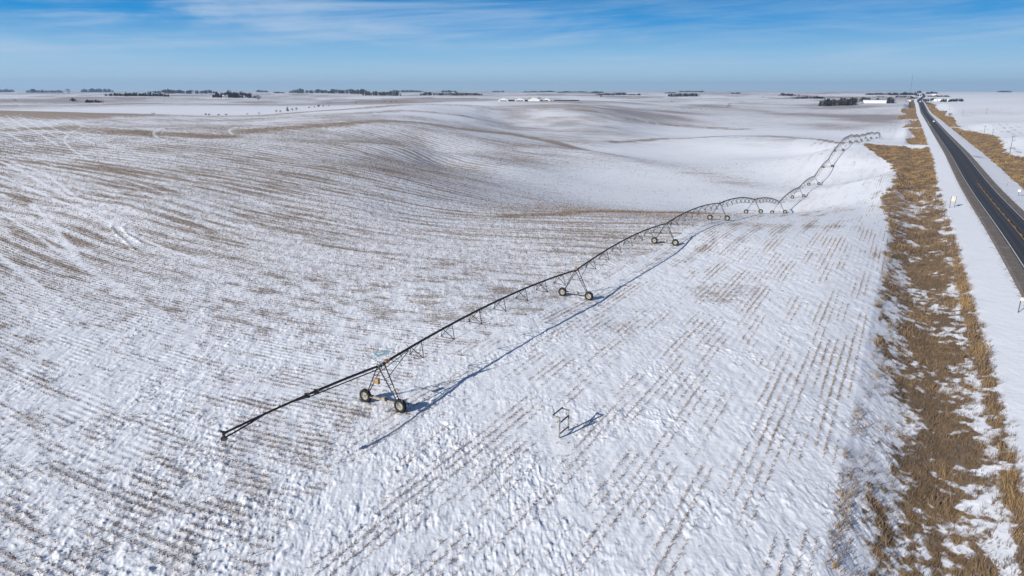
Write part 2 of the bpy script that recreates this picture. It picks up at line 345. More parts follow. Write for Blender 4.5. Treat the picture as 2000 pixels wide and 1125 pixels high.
rough_dirt=sm(0,1,fbm(X/3,Y/3,3,91)+.1)*sm(5.5,6.2,Q)*sm(10.5,7,Q)*sm(600,300,T)
culvert=np.exp(-(((Q-9.5)/3)**2+((T-462)/5)**2)*1.0)
ruts=np.zeros(X.shape)
for px_,py_,d_ in list(zip(TPX,TPY,TD))[:6]:
    p_=unp(px_,py_,d_)[:2]; w_=np.array([math.cos(R_(30.3)),-math.sin(R_(30.3))]); bb=(np.abs(X-p_[0])<9)&(np.abs(Y-p_[1])<9)
    dd=pdist(X[bb],Y[bb],np.array([p_-w_*5.,p_+w_*4.3])); al=(X[bb]-p_[0])*w_[0]+(Y[bb]-p_[1])*w_[1]
    ruts[bb]=np.exp(-(dd/.42)**2)*np.clip(.35+1.2*np.exp(-((np.abs(al)-2.6)/1.1)**2),0,1)*sm(5.,3.5,np.abs(al+.3))
m_ground,k,b=new_mat('snowy_ground')
pos=k.new('ShaderNodeNewGeometry').outputs['Position']
aD,aG,aGc,aU,aV,aR,aDi=[k.attr(n) for n in('bare','grass','grass_cover','row_u','row_v','dist','dirt')]
ruv=k.comb(k.math('MULTIPLY',aU,1.5),k.math('MULTIPLY',aV,.13))
na_=k.noise(ruv,.22,7,.74); nb=k.noise(pos,2.6,4,.7); nc=k.noise(pos,.23,3,.5)
comb=k.math('COSINE',k.math('MULTIPLY',aU,2*math.pi/.92))
fine=k.math('ADD',k.math('ADD',k.math('MULTIPLY',na_,.62),k.math('MULTIPLY',nb,.42)),k.math('MULTIPLY',comb,.05))
aCr=k.attr('crest')
naU=k.sstep(na_,.30,.70); nbU=k.sstep(nb,.28,.72); ncs=k.sstep(k.noise(pos,7.,3,.7),.3,.7)
near=k.sstep(aR,55,150)
prob=k.math('SUBTRACT',k.math('MULTIPLY',aD,1.02),k.math('ADD',k.math('ADD',k.math('MULTIPLY',nbU,.42),k.math('MULTIPLY',naU,.36)),k.math('MULTIPLY',ncs,.16)))
comb2=k.math('COSINE',k.math('ADD',k.math('MULTIPLY',aU,2*math.pi/5.5),k.math('MULTIPLY',nc,5.)))
prob=k.math('ADD',prob,k.math('ADD',k.math('MULTIPLY',comb,.06),k.math('MULTIPLY',comb2,k.math('MULTIPLY',k.sstep(aR,90,220),.13))))
mask=k.sstep(prob,-.16,.16)
snow=k.mix(nc,(.755,.77,.805),(.80,.815,.845))
stub=k.mix(nbU,(.125,.086,.057),(.31,.218,.132))
stub=k.mix(k.sstep(aR,300,800),stub,k.mix(k.sstep(nc,.35,.65),(.25,.195,.17),(.21,.165,.15)))
stub=k.mix(k.math('MULTIPLY',aCr,.9),stub,k.mix(nbU,(.20,.135,.075),(.36,.25,.135)))
c=k.mix(k.math('MULTIPLY',mask,k.math('ADD',.22,k.math('MULTIPLY',near,.62))),snow,stub)
gcol=k.mix(k.sstep(k.noise(pos,.11,4,.6),.36,.74),(.16,.12,.085),(.29,.19,.085))
gcol=k.mix(k.sstep(k.noise(pos,.9,3,.6),.42,.66),gcol,(.16,.10,.05))
gn=k.math('ADD',k.math('MULTIPLY',nb,.7),k.math('MULTIPLY',k.noise(pos,.8,3,.6),.3))
gm=k.sstep(k.math('ADD',k.math('SUBTRACT',gn,.5),k.math('SUBTRACT',k.math('MULTIPLY',aGc,1.15),k.math('SUBTRACT',.68,k.math('MULTIPLY',k.sstep(aR,120,300),.13)))),-.14,.16)
c=k.mix(k.math('MULTIPLY',gm,k.sstep(aG,.05,.3)),c,gcol)
c=k.mix(k.math('MULTIPLY',aDi,k.sstep(nb,.3,.6)),c,(.12,.10,.085))
k.l.new(c,b.inputs['Base Color']);b.inputs['Roughness'].default_value=.75;b.inputs['Specular IOR Level'].default_value=.25
c=k.mix(k.math('MULTIPLY',k.attr('rut'),k.sstep(nb,.36,.58)),c,(.17,.105,.06))
k.l.new(c,b.inputs['Base Color']);bp=k.new('ShaderNodeBump');bp.inputs['Distance'].default_value=.10;bp.inputs['Strength'].default_value=.55
k.l.new(k.math('ADD',k.noise(pos,1.7,5,.62),k.math('MULTIPLY',na_,.6)),bp.inputs['Height']);k.l.new(bp.outputs[0],b.inputs['Normal'])
ground=np_mesh('snowy_ground',np.stack([X,Y,Z],-1),Fq,m_ground,smooth=True,attrs=dict(bare=D,grass=G,grass_cover=Gc,
   row_u=np.where(HEAD,S,U),row_v=np.where(HEAD,T,V),dist=RDI,crest=CG,rut=ruts,dirt=np.clip(.75*rough_dirt+culvert+.8*edge_d,0,1)))
tag(ground,kind='structure')
del X,Y,Z,Fq,TH,RD
def gz(x,y):
    x=np.atleast_1d(np.asarray(x,float));y=np.atleast_1d(np.asarray(y,float)); D,G,Gc,U,V,S,T,Q,HD,r,DT,_c=cover(x,y); return land(x,y)+micro(x,y,U,S,T,Q,HD,D,G,r)
# ------------------------------------------------------------------ stubble and grass
def blades(P,N,h,w,lean,tone,spread,droop=0.):
    """N blades around every point of P: quads, tapering; returns verts, faces, tone"""
    n=len(P); M=n*N; base=np.repeat(P,N,0)
    a=rng.uniform(0,2*np.pi,M); off=rng.uniform(0,1,M)**.6*np.repeat(spread,N); base=base+np.stack([np.cos(a)*off,np.sin(a)*off,np.full(M,-.04)],-1)
    hh=np.repeat(h,N)*rng.uniform(.55,1.2,M); ww=np.repeat(w,N)*rng.uniform(.7,1.3,M)
    la=rng.uniform(0,2*np.pi,M); ln=np.repeat(lean,N)*rng.uniform(.2,1.4,M)
    tip=base+np.stack([np.cos(la)*ln*hh,np.sin(la)*ln*hh,hh*(1-droop*rng.uniform(0,1,M))],-1)
    fa=rng.uniform(0,np.pi,M); sd=np.stack([np.cos(fa),np.sin(fa),0*fa],-1)*ww[:,None]*.5
    V=np.stack([base-sd,base+sd,tip+sd*.55,tip-sd*.55],1).reshape(-1,3); Fq=np.arange(M*4).reshape(-1,4)
    tn=np.repeat(np.clip(np.repeat(tone,N)+rng.normal(0,.13,M),0,1),4); return V,Fq,tn
def join(parts):
    V=[];Fc=[];T=[];b=0
    for v,f,t in parts: V.append(v);Fc.append(f+b);T.append(t);b+=len(v)
    return np.concatenate(V),np.concatenate(Fc),np.concatenate(T)
def infov(x,y,m=41.5): return np.abs(np.degrees(np.arctan2(x,y)))<m
m_stub=tone_mat('stubble_straw',(.095,.068,.055),(.25,.178,.12),(.43,.33,.21))
m_grass=tone_mat('dry_grass',(.085,.064,.052),(.215,.155,.105),(.43,.275,.10))
def rowpts(main,r0,r1,step,pm,seed):
    g=np.random.default_rng(seed); R=r1*1.02
    if main:
        k=np.arange(-int(R/.92)-140,int(R/.92)+1)*.92; a=np.arange(-R*.74,R*.62,step)
        U,A=np.meshgrid(k,a,indexing='ij'); A=(A+g.uniform(-.5,.5,A.shape)*step).ravel();U=U.ravel()+g.normal(0,.05,A.shape); x=A;y=U+g_row(A)
    else:
        k=np.arange(-85,0)*.92; a=np.arange(10,min(R,620),step); S,A=np.meshgrid(k,a,indexing='ij'); A=(A+g.uniform(-.5,.5,A.shape)*step).ravel();S=S.ravel()+g.normal(0,.05,A.shape); x,y=xy(S,A)
    r=np.hypot(x,y); o=(r>r0)&(r<r1)&(y>0)&infov(x,y); x,y=x[o],y[o]
    if not len(x): return np.zeros((0,3)),np.zeros(0)
    D,G,Gc,U,V,S,T,Q,HD,r,DT,_c=cover(x,y); ok=(HD!=main)&(Q<qL(T)-.2)&(g.uniform(0,1,len(x))<np.clip(pm*(DT-.06)+.01*pm,0,.97)); x,y=x[ok],y[ok]
    z=land(x,y)+micro(x,y,U[ok],S[ok],T[ok],Q[ok],HD[ok],D[ok],G[ok],r[ok]); return np.stack([x,y,z],-1),DT[ok]
parts=[]
def dress(P,D,N,h,w,lean,sp,tone):
    if len(P): parts.append(blades(P,N,np.full(len(P),h)*rng.uniform(.6,1.3,len(P)),np.full(len(P),w),np.full(len(P),lean),np.clip(rng.normal(tone,.2,len(P)),0,1),np.full(len(P),sp)))
P,Dd=rowpts(True,36,80,.13,1.5,1);  dress(P,Dd,2,.27,.046,.35,.07,.46); dress(P,Dd,2,.2,.046,.7,.28,.40)
sel=rng.uniform(0,1,len(P))<.35; dress(P[sel],None,3,.12,.06,2.0,.18,.32)
P,Dd=rowpts(True,80,165,.17,1.45,2); dress(P,Dd,2,.30,.06,.35,.08,.40); dress(P,Dd,1,.22,.07,.7,.3,.36)
P,Dd=rowpts(True,165,300,.33,1.3,3); dress(P,Dd,2,.30,.11,.4,.12,.36)
P,Dd=rowpts(True,300,480,.8,.9,4); dress(P,Dd,2,.28,.2,.5,.25,.36)
P,Dd=rowpts(False,30,90,.12,1.5,5); dress(P,Dd,3,.21,.042,.6,.09,.58)
sel=rng.uniform(0,1,len(P))<.4; dress(P[sel],None,3,.10,.055,2.2,.2,.45)
P,Dd=rowpts(False,90,190,.2,1.5,6); dress(P,Dd,3,.23,.06,.5,.09,.56)
P,Dd=rowpts(False,190,480,.6,1.2,7); dress(P,Dd,2,.22,.10,.5,.14,.5)
# single broken stalks and leaf trash lying between the rows
n=30000; x=rng.uniform(-95,75,n);y=rng.uniform(33,125,n); o=infov(x,y)&(np.hypot(x,y)>36); x,y=x[o],y[o]
D_,G_,_,U_,V_,S_,T_,Q_,H_,r_,_d,_c=cover(x,y); o=(Q_<qL(T_)-.3)&(rng.uniform(0,1,len(x))<.35+.5*sm(.1,.5,fbm(x/9,y/9,2,101))); x,y=x[o],y[o]
P=np.stack([x,y,land(x,y)+micro(x,y,U_[o],S_[o],T_[o],Q_[o],H_[o],D_[o],G_[o],r_[o])],-1); dress(P,None,1,.13,.035,1.6,.05,.34)
V_,F_,T_=join(parts); o=np_mesh('corn_stubble',V_,F_,m_stub,attrs=dict(tone=T_))
tag(o,'broken tan corn stubble standing in rows through the snowy field','stubble',kind='stuff')
def grass(name,label,boxes,side):
    parts=[]
    for (t0,t1,dens,N,h,w) in boxes:
        q0,q1=(-54,-12) if side<0 else (9,40)
        n=int((t1-t0)*(q1-q0)*dens); t=rng.uniform(t0,t1,n); q=rng.uniform(q0,q1,n); s=q+road_s(t); x,y=xy(s,t)
        o=infov(x,y); x,y=x[o],y[o]; D,G,Gc,U,V,S,T,Q,HD,r,DT,_c=cover(x,y)
        p=np.clip(np.where((side<0)&(T<220),.85*np.clip(Gc,0,1)**1.5,Gc*1.05-.03),0,1); sedge=np.exp(-((Q+26.2)/.7)**2)*sm(82,66,T)*sm(-.25,.15,pn(T/4.,0*T,119))*(side<0); p=np.maximum(p,.8*sedge); o=rng.uniform(0,1,len(x))<p; x,y,Q,T,sedge=x[o],y[o],Q[o],T[o],sedge[o]
        z=land(x,y)+micro(x,y,U[o],S[o],T,Q,HD[o],D[o],G[o],r[o])
        cl=fbm(x/4.5,y/4.5,3,111); gold=sm(-.06,.36,fbm(x/6,y/6,3,113)); big=sm(.05,.45,cl)
        if side<0:
            edge=.8*np.exp(-((Q+13.9)/1.3)**2)*sm(-.5,.05,pn(T/3.1,0*T,115))*sm(220,140,T)+.85*np.exp(-((Q-qL(T)-.3)/.6)**2)*sm(-.05,.3,pn(T/6,0*T,117))*sm(330,250,T)
            mid=sm(230,330,T); gold=np.clip(gold*(.55+.5*mid)+.75*edge,0,1); big=np.clip(big+edge,0,1.3)
        tone=np.clip(.28+.46*gold+.26*cl+.35*sedge,0,1); hh=h*(.5+.75*big+.25*gold)
        parts.append(blades(np.stack([x,y,z],-1),N,hh,np.full(len(x),w),np.full(len(x),.55),tone,np.full(len(x),.22 if t1<260 else .5)))
    V_,F_,T_=join(parts); o=np_mesh(name,V_,F_,m_grass,attrs=dict(tone=T_)); tag(o,label,'grass',kind='stuff')
grass('ditch_grass','tall brown and golden dry grass filling the ditch beside the field',[(30,95,15,4,.62,.038),(95,170,10,4,.66,.05),(170,270,5,5,.7,.10),(270,545,2.6,5,.75,.17),(560,1000,.9,4,.9,.35),(1000,1700,.3,4,1.2,.8)],-1)
grass('verge_grass','tall golden dry grass in the ditch beyond the highway',[(250,420,2.6,5,.75,.15),(420,760,1.8,5,.85,.22),(760,1300,.7,4,1.0,.4),(1300,1900,.25,4,1.3,.8)],1)
# ------------------------------------------------------------------ highway
def strip(name,qa,qb,dz,mat,t0,t1,skirt=0.,kind='structure',step=6.):
    t=np.r_[np.arange(t0,min(t1,700),step),np.arange(max(700,t0),t1,step*3)] if t1>700 else np.arange(t0,t1+.01,step)
    sc=road_s(t); z=road_z(t)+dz; cols=[]
    qs=[qa,qb]; 
    if skirt: cols=[(qa-skirt*1.2,-skirt),(qa,0),(qb,0),(qb+skirt*1.2,-skirt)]
    else: cols=[(qa,0),(qb,0)]
    V=[]
    for q,d in cols:
        x,y=xy(sc+q,t); V.append(np.stack([x,y,z+d],-1))
    m=len(cols);n=len(t); V=np.stack(V,1).reshape(-1,3)
    Fc=np.array([(i*m+c,i*m+c+1,(i+1)*m+c+1,(i+1)*m+c) for i in range(n-1) for c in range(m-1)])
    qv=np.tile([c[0] for c in cols],n); tv=np.repeat(t,m)
    o=np_mesh(name,V,Fc,mat,attrs=dict(lane_q=qv,lane_t=tv)); tag(o,kind=kind); return o
m_gravel,k,b=new_mat('gravel_shoulder'); pos=k.new('ShaderNodeNewGeometry').outputs['Position']
n1=k.noise(pos,7,5,.75);n2=k.noise(pos,.35,4,.6)
c=k.mix(k.sstep(n1,.35,.68),(.085,.067,.055),(.235,.195,.165)); c=k.mix(k.math('MULTIPLY',k.sstep(n2,.5,.72),.5),c,(.30,.27,.25)); k.l.new(c,b.inputs['Base Color']); b.inputs['Roughness'].default_value=.9
m_asph,k,b=new_mat('asphalt'); q=k.attr('lane_q'); t=k.attr('lane_t'); pos=k.new('ShaderNodeNewGeometry').outputs['Position']
a=k.math('ABSOLUTE',q); wear=k.math('ADD',k.sstep(k.math('ABSOLUTE',k.math('SUBTRACT',a,1.0)),.55,.15),k.sstep(k.math('ABSOLUTE',k.math('SUBTRACT',a,2.75)),.55,.15))
n=k.noise(pos,9,4,.7); nl=k.noise(k.comb(k.math('MULTIPLY',q,2.2),k.math('MULTIPLY',t,.05)),1.,4,.6)
c=k.mix(n,(.024,.025,.029),(.042,.043,.047)); c=k.mix(k.math('MULTIPLY',wear,k.math('ADD',.15,k.math('MULTIPLY',nl,.5))),c,(.078,.074,.074))
c=k.mix(k.math('MULTIPLY',k.sstep(nl,.55,.75),.4),c,(.07,.067,.066)); k.l.new(c,b.inputs['Base Color']); b.inputs['Roughness'].default_value=.7
def paint(name,col):
    m,k,b=new_mat(name); pos=k.new('ShaderNodeNewGeometry').outputs['Position']; n=k.noise(pos,3.5,4,.75)
    k.l.new(k.mix(k.sstep(n,.44,.66),col,tuple(v*.35+.02 for v in col)),b.inputs['Base Color']); b.inputs['Roughness'].default_value=.7; return m
m_wline=paint('white_road_paint',(.66,.64,.58)); m_yline=paint('yellow_road_paint',(.66,.34,.05))
strip('road_shoulder',-5.9,5.9,-.03,m_gravel,-60,5200,skirt=1.1)
strip('road',-3.95,3.95,.0,m_asph,-60,5200)
strip('road_edge_line',-3.75,-3.54,.012,m_wline,-60,1500); strip('road_edge_line',3.54,3.75,.012,m_wline,-60,1500)
strip('road_centre_line',-.19,-.05,.012,m_yline,-60,322)
mb=MB()
for d in np.arange(-60,1100,12.):
    tt=np.array([d,d+3.8]); sc=road_s(tt); z=road_z(tt)+.012
    vs=[(*xy(sc[0]+.05,tt[0]),z[0]),(*xy(sc[0]+.22,tt[0]),z[0]),(*xy(sc[1]+.22,tt[1]),z[1]),(*xy(sc[1]+.05,tt[1]),z[1])]; mb.add(vs,[(0,1,2,3)])
tag(mb.build('road_centre_dashes',m_yline),kind='structure')
# ------------------------------------------------------------------ irrigation machine
M_pipe=simple('dark_galvanised_pipe',(.034,.027,.024),.5,.0,var=.3,scale=3,spec=.4)
M_steel=simple('weathered_galvanised_steel',(.05,.045,.043),.55,.1,var=.35,scale=4)
M_jack=simple('rusty_galvanised_rod',(.035,.030,.03),.6,.0,var=.35,scale=5)
M_beam=simple('tan_galvanised_beam',(.33,.29,.235),.6,.15,var=.2,scale=3)
M_tyre=simple('tyre_rubber',(.018,.018,.019),.85,var=.3,scale=9)
M_rim=simple('cream_rim_paint',(.30,.295,.26),.55,.1,var=.14,scale=5,col2=(.22,.21,.17))
M_orange=simple('orange_paint',(.38,.23,.12),.55,var=.2,scale=5)
M_grey=simple('light_grey_metal',(.45,.46,.47),.5,.2)
M_blue=simple('sky_blue_sign_paint',(.30,.53,.60),.5,var=.12,scale=3); M_white=simple('white_paint',(.78,.79,.79),.55,var=.06)
PH=4.75; MAZ=R_(30.3); 
tower_xy=[unp(px,py,d) for px,py,d in zip(TPX,TPY,TD)]
tw=[]
for p in tower_xy:
    z=float(land(p[0],p[1])); tw.append(np.array([p[0],p[1],z]))
pv=unp(*PIVOT); pv=np.array([pv[0],pv[1],float(land(pv[0],pv[1]))])
e3=np.array([math.sin(MAZ),math.cos(MAZ),0]); w3=np.array([math.cos(MAZ),-math.sin(MAZ),0]); z3=np.array([0,0,1.])
HB=2.37; TR=.74
# prototypes in a frame: x = w3 (travel), y = e3 (along the pipe), z up, origin on the ground at the tower
def frame_mb():
    f=MB(); top=PH-.12
    for sx in(-1,1):
        f.bar((sx*.12,-.42,top),(sx*(HB-.12),-.05,.78),.085); f.bar((sx*.12,.52,top),(sx*(HB-.12),.22,.78),.085)
        for u in(.3,.48,.64,.8):
            a=np.array([sx*.12,-.42,top])*(1-u)+np.array([sx*(HB-.12),-.05,.78])*u; c=np.array([sx*.12,.52,top])*(1-u)+np.array([sx*(HB-.12),.22,.78])*u; f.bar(a,c,.05)
        u=.28; c=np.array([sx*.12,.52,top])*(1-u)+np.array([sx*(HB-.12),.22,.78])*u
        f.bar(c,(sx*.04,4.6,PH+.1),.055)
        u=.52; c2=np.array([sx*.12,.52,top])*(1-u)+np.array([sx*(HB-.12),.22,.78])*u
    f.bar((-.95,.1,3.1),(.95,.1,3.1),.05)
    f.box((0,.05,PH-.02),(.17,.62,.10)); return f
def boom_mb():
    m=MB(); m.tube([(-2.75,-.75,2.15),(-2.7,-.75,3.0),(2.7,-.75,3.0),(3.3,-.75,1.75)],.035,6); m.tube([(-.05,-.75,3.0),(0,-.3,3.5),(0,-.1,PH)],.03,6); return m
def beam_mb():
    m=MB(); m.box((0,.06,.86),(HB-.34,.085,.085)); m.box((.15,.06,.98),(.20,.16,.17)); m.tube([(-HB+.3,-.12,.80),(HB-.3,-.12,.80)],.035,6); 
    for sx in(-1,1): m.box((sx*(HB-.45),.06,.80),(.16,.14,.15))
    return m
def drive_box_mb():
    m=MB(); m.box((.45,.06,.9),(.20,.12,.12)); return m
def tyre_mb():
    m=MB(); w=.20
    m.lathe((0,0,0),(0,1,0),[(-w*.72,.42),(-w,.50),(-w*1.02,.60),(-w*.85,.695),(-w*.4,.715),(w*.4,.715),(w*.85,.695),(w*1.02,.60),(w,.50),(w*.72,.42),(0,.40),(-w*.72,.42)],36)
    for i in range(20):
        for sd in(-1,1):
            a=2*math.pi*(i+(.5 if sd>0 else 0))/20; a2=a+.17
            c0=np.array([math.sin(a)*.725,sd*.02,math.cos(a)*.725]); c1=np.array([math.sin(a2)*.70,sd*.2,math.cos(a2)*.70])
            m.bar(c0,c1,.055,.06)
    return m
def rim_mb():
    m=MB(); 
    for sd in(-1,1): m.lathe((0,0,0),(0,1,0),[(sd*.150,.43),(sd*.16,.405),(sd*.10,.385),(sd*.05,.35),(sd*.055,.24),(sd*.085,.20),(sd*.085,.06),(sd*.09,.0)],32)
    for i in range(8):
        a=2*math.pi*i/8; m.tube([(math.sin(a)*.15,-.10,math.cos(a)*.15),(math.sin(a)*.15,-.075,math.cos(a)*.15)],.018,6)
    return m
def hub_mb():
    m=MB(); m.lathe((0,0,0),(0,1,0),[(-.125,0.),(-.125,.06),(-.05,.075),(.26,.075),(.26,0)],14); return m
def conn_mb():
    m=MB(); m.tube([(0,-.5,PH),(0,.15,PH+.02)],.15,10); m.tube([(0,-.52,PH),(0,-.44,PH)],.2,10); m.tube([(0,.08,PH),(0,.16,PH)],.2,10); m.tube([(-.1,-.35,PH+.1),(-.16,-.38,PH+.55)],.05,8); return m
root=empty('irrigation_machine',tuple(tw[0]))
tag(root,'long dark center pivot irrigator on pairs of cream wheeled tyres crossing the snowy stubble','irrigator')
rotz=-MAZ
def place(o,p,first=True):
    o.location=(p[0]-tw[0][0],p[1]-tw[0][1],p[2]-tw[0][2]); o.rotation_euler=(0,0,rotz)
F0=frame_mb().build('tower_frame',M_steel,root); place(F0,tw[0])
B0=beam_mb().build('base_beam',M_beam,F0); G0=drive_box_mb().build('gearbox',M_steel,F0)
mo=MB(); mo.box((-1.6,.06,.88),(.32,.115,.11)); MO0=mo.build('drive_motor',M_steel,F0)
Bo0=boom_mb().build('sprinkler_boom',M_beam,F0)
cb=MB(); cb.box((.1,-.75,3.28),(.24,.16,.30)); CB0=cb.build('control_box',M_orange,F0)
cb=MB(); cb.box((0,.95,PH+.13),(.17,.32,.16)); CB1=cb.build('control_box',M_orange,F0)
cj=conn_mb().build('pipe_joint',M_grey,F0,smooth=True)
cb=MB(); cb.box((0,-.1,PH+.34),(.13,.16,.26)); cb.box((0,-.1,PH+.63),(.05,.05,.05)); CBf=None
def wheel(p,sx,proto=None):
    c=np.array(p)+w3*sx*HB+z3*0
    c[2]=float(gz(c[0],c[1])[0])+TR-.04
    if proto is None:
        h=hub_mb().build('wheel',M_steel,root,smooth=True); t=tyre_mb().build('tyre',M_tyre,h,smooth=False); r=rim_mb().build('rim',M_rim,h,smooth=True)
    else:
        h=proto.copy();link(h,root)
        for ch in proto.children: d=ch.copy();link(d,h)
    h.location=c-tw[0];h.rotation_euler=(0,0,rotz+random.uniform(-.03,.03)); return h
W0=wheel(tw[0],-1); wheel(tw[0],1,W0)
boxproto=None
for i,p in enumerate(tw[1:],1):
    f=F0.copy();link(f,root);place(f,p)
    for ch in (B0,G0,MO0,cj): d=ch.copy();link(d,f)
    if boxproto is None: boxproto=cb.build('control_box',M_orange,f)
    else: d=boxproto.copy();link(d,f)
    wheel(p,-1,W0);wheel(p,1,W0)
def span(a,b,n=26,rise=1.05,jacks=7,r=.138):
    a=a+z3*PH-tw[0];b=b+z3*PH-tw[0]; L=np.linalg.norm(b-a); e=(b-a)/L; lat=np.array([e[1],-e[0],0]);lat/=np.linalg.norm(lat)
    f=lambda s: a+(b-a)*s+z3*rise*4*s*(1-s)
    m=MB(); m.tube([f(s) for s in np.linspace(0,1,n)],r,8); P=m.build('span_pipe',M_pipe,root,smooth=True)
    t=MB(); prev=[f(.012)+lat*.1*sd for sd in(-1,1)]
    for j in range(jacks):
        s=(j+1)/(jacks+1); c=f(s); fr=f(s-.020); dn=c-z3*1.45
        ft=[dn+lat*.98*sd for sd in(-1,1)]
        for q_,sd in enumerate((-1,1)):
            t.tube([fr,ft[q_]],.042,5); t.tube([f(s+.020),ft[q_]],.042,5); t.tube([prev[q_],ft[q_]],.018,4)
        t.tube(ft,.04,5); prev=ft
    for q_,sd in enumerate((-1,1)): t.tube([prev[q_],f(.988)+lat*.1*sd],.014,4)
    t.build('truss',M_jack,P)
    d=MB()
    for j in range(8):
        s=(j+.5)/8; c=f(s); d.tube([c,c+z3*.25,c+z3*.2+lat*.35,c+lat*.4-z3*1.1],.016,4)
        d.lathe(c+lat*.4-z3*1.25,(0,0,1),[(-.06,.02),(0,.07),(.05,.03)],6)
    d.build('sprinkler_drops',M_pipe,P)
nodes=tw+[pv]
for n_,(a,b) in enumerate(zip(nodes[:-1],nodes[1:])): span(a,b,r=.138 if n_<3 else .17)
# overhang with end gun
oa=np.array([0,0,PH]); ob=-e3*18.9+z3*5.65
fo=lambda s:oa+(ob-oa)*s+z3*.35*4*s*(1-s)*0.6
m=MB(); m.tube([fo(s) for s in np.r_[np.linspace(0,.5,8),np.linspace(.505,1,8)]],[.125]*8+[.10]*8,10); OV=m.build('overhang_pipe',M_pipe,root,smooth=True)
m=MB(); m.tube([fo(.02)-z3*.35,fo(.5)-z3*.28,fo(.62)-z3*.05],.06,6); m.build('support_rod',M_pipe,OV)
m=MB(); m.tube([fo(.78)-z3*.02,fo(.9)-z3*.22+w3*.1,fo(1.)-z3*.42],.07,6)
m.build('support_rod',M_steel,OV)
for s in(.47,.53): m=MB(); m.box(fo(s)-z3*.05,(.24,.05,.24)); m.build('clamp',M_steel,OV)
m=MB(); m.tube([fo(.985),fo(1.)+z3*.1,fo(1.)-e3*.25+z3*.35],.09,8); m.tube([fo(1.)-z3*.5,fo(1.)+z3*.18],.12,8); m.box(fo(1.)-z3*.45,(.2,.2,.13)); m.build('end_gun',M_steel,OV)
# mast of two leaning rods with a banner at the first tower
m=MB(); at=lambda x,y,z:w3*x+e3*y+z3*z
A0,A1=at(-.15,.25,PH),at(-1.75,-2.3,PH+2.15); B0_,B1=at(.1,1.35,PH+.1),at(1.4,7.6,PH+3.3)
A0,A1=at(.05,.2,PH),at(-1.2,-.9,PH+1.3); B0_,B1=at(.05,1.0,PH),at(.75,3.1,PH+3.2)
m.tube([A0,A1,A1+z3*.25],.045,5); m.tube([B0_,B1],.04,5); Bm=B0_+(B1-B0_)*.41; Bl=B0_+(B1-B0_)*.26; Al=A0+(A1-A0)*.60
m.tube([A1,Bm],.016,4); m.tube([Al,Bl],.016,4); MS=m.build('sign_mast',M_grey,root)
c0=A1+(Bm-A1)*.25;c1=A1+(Bm-A1)*.80;d0=Al+(Bl-Al)*.32;d1=Al+(Bl-Al)*.86
nrm=np.cross(c1-c0,d0-c0);nrm/=np.linalg.norm(nrm)
if nrm@(np.array([0,0,32.])-tw[0])<0:nrm=-nrm
c0=c0-(c0-d0)*.08;c1=c1-(c1-d1)*.08;d0=d0+(c0-d0)*.08;d1=d1+(c1-d1)*.08
m=MB();m.add([c0-nrm*.02,c1-nrm*.02,d1-nrm*.02,d0-nrm*.02,c0+nrm*.02,c1+nrm*.02,d1+nrm*.02,d0+nrm*.02],[(0,1,2,3),(4,7,6,5),(0,4,5,1),(1,5,6,2),(2,6,7,3),(3,7,4,0)]); SP=m.build('sign_panel',M_blue,MS)
m=MB(); pt=lambda u,v:(c0*(1-u)+c1*u)*(1-v)+(d0*(1-u)+d1*u)*v+nrm*.024
def patch(l): m.add([pt(*p) for p in l]+[pt(*p)+nrm*.004 for p in l],[tuple(range(len(l),2*len(l)))]+[(i,(i+1)%len(l),(i+1)%len(l)+len(l),i+len(l)) for i in range(len(l))])
patch([(.14,.22),(.60,.20),(.64,.62),(.18,.66)]); patch([(.70,.52),(.75,.50),(.77,.92),(.72,.92)]); patch([(.75,.50),(.80,.50),(.90,.92),(.85,.92)]); patch([(.86,.45),(.91,.45),(.95,.92),(.90,.92)])
m.build('sign_marking',M_white,SP)
# pivot point at the far end
m=MB(); 
for sx in(-1,1):
    for sy in(-1,1): m.bar(pv-tw[0]+np.array([sx*1.6,sy*1.6,-.2]),pv-tw[0]+np.array([sx*.25,sy*.25,PH-.2]),.11)
for zz,ww in((1.3,1.22),(2.8,.78)):
    for s_ in(-1,1): m.bar(pv-tw[0]+np.array([-ww,s_*ww,zz]),pv-tw[0]+np.array([ww,s_*ww,zz]),.07); m.bar(pv-tw[0]+np.array([s_*ww,-ww,zz]),pv-tw[0]+np.array([s_*ww,ww,zz]),.07)
m.tube([pv-tw[0]+z3*-.2,pv-tw[0]+z3*(PH+.6)],.14,10); PT=m.build('pivot_tower',M_steel,root)
m=MB(); m.tube([pv-tw[0]+z3*PH,pv-tw[0]+z3*(PH+.9)+e3*.4,pv-tw[0]+z3*(PH+.5)+e3*1.2],.12,8); m.build('pivot_elbow',M_pipe,PT)
m=MB(); c=pv-tw[0]+w3*1.5; m.box(c+z3*1.7,(.35,.2,.5)); m.build('control_panel',M_orange,PT)
# ------------------------------------------------------------------ things standing in the field and by the road
M_wood=simple('weathered_grey_wood',(.25,.235,.21),.85,var=.3,scale=7); M_woodd=simple('dark_weathered_wood',(.10,.085,.07),.9,var=.35,scale=6)
M_panel=simple('pale_sign_panel',(.50,.49,.43),.5,var=.06,scale=2); M_post=simple('brown_steel_post',(.10,.08,.07),.7)
M_pole=simple('utility_pole_wood',(.12,.10,.085),.9,var=.3); M_glass=simple('dark_window_glass',(.02,.025,.03),.15,spec=.6)
pA=hit(1092.5,856.4);pB=hit(1110,841.6)
A=np.array(pA[:3]);B=np.array(pB[:3]); A[2]=gz(*A[:2])[0];B[2]=gz(*B[:2])[0]; zt=max(A[2],B[2])
o=empty('post_frame',tuple(A)); tag(o,'weathered grey frame of two posts, rails and top arms standing alone on the snow','post frame')
ax=np.array([B[0]-A[0],B[1]-A[1],0]);ax/=np.linalg.norm(ax); arm=np.array([-ax[1],ax[0],0])
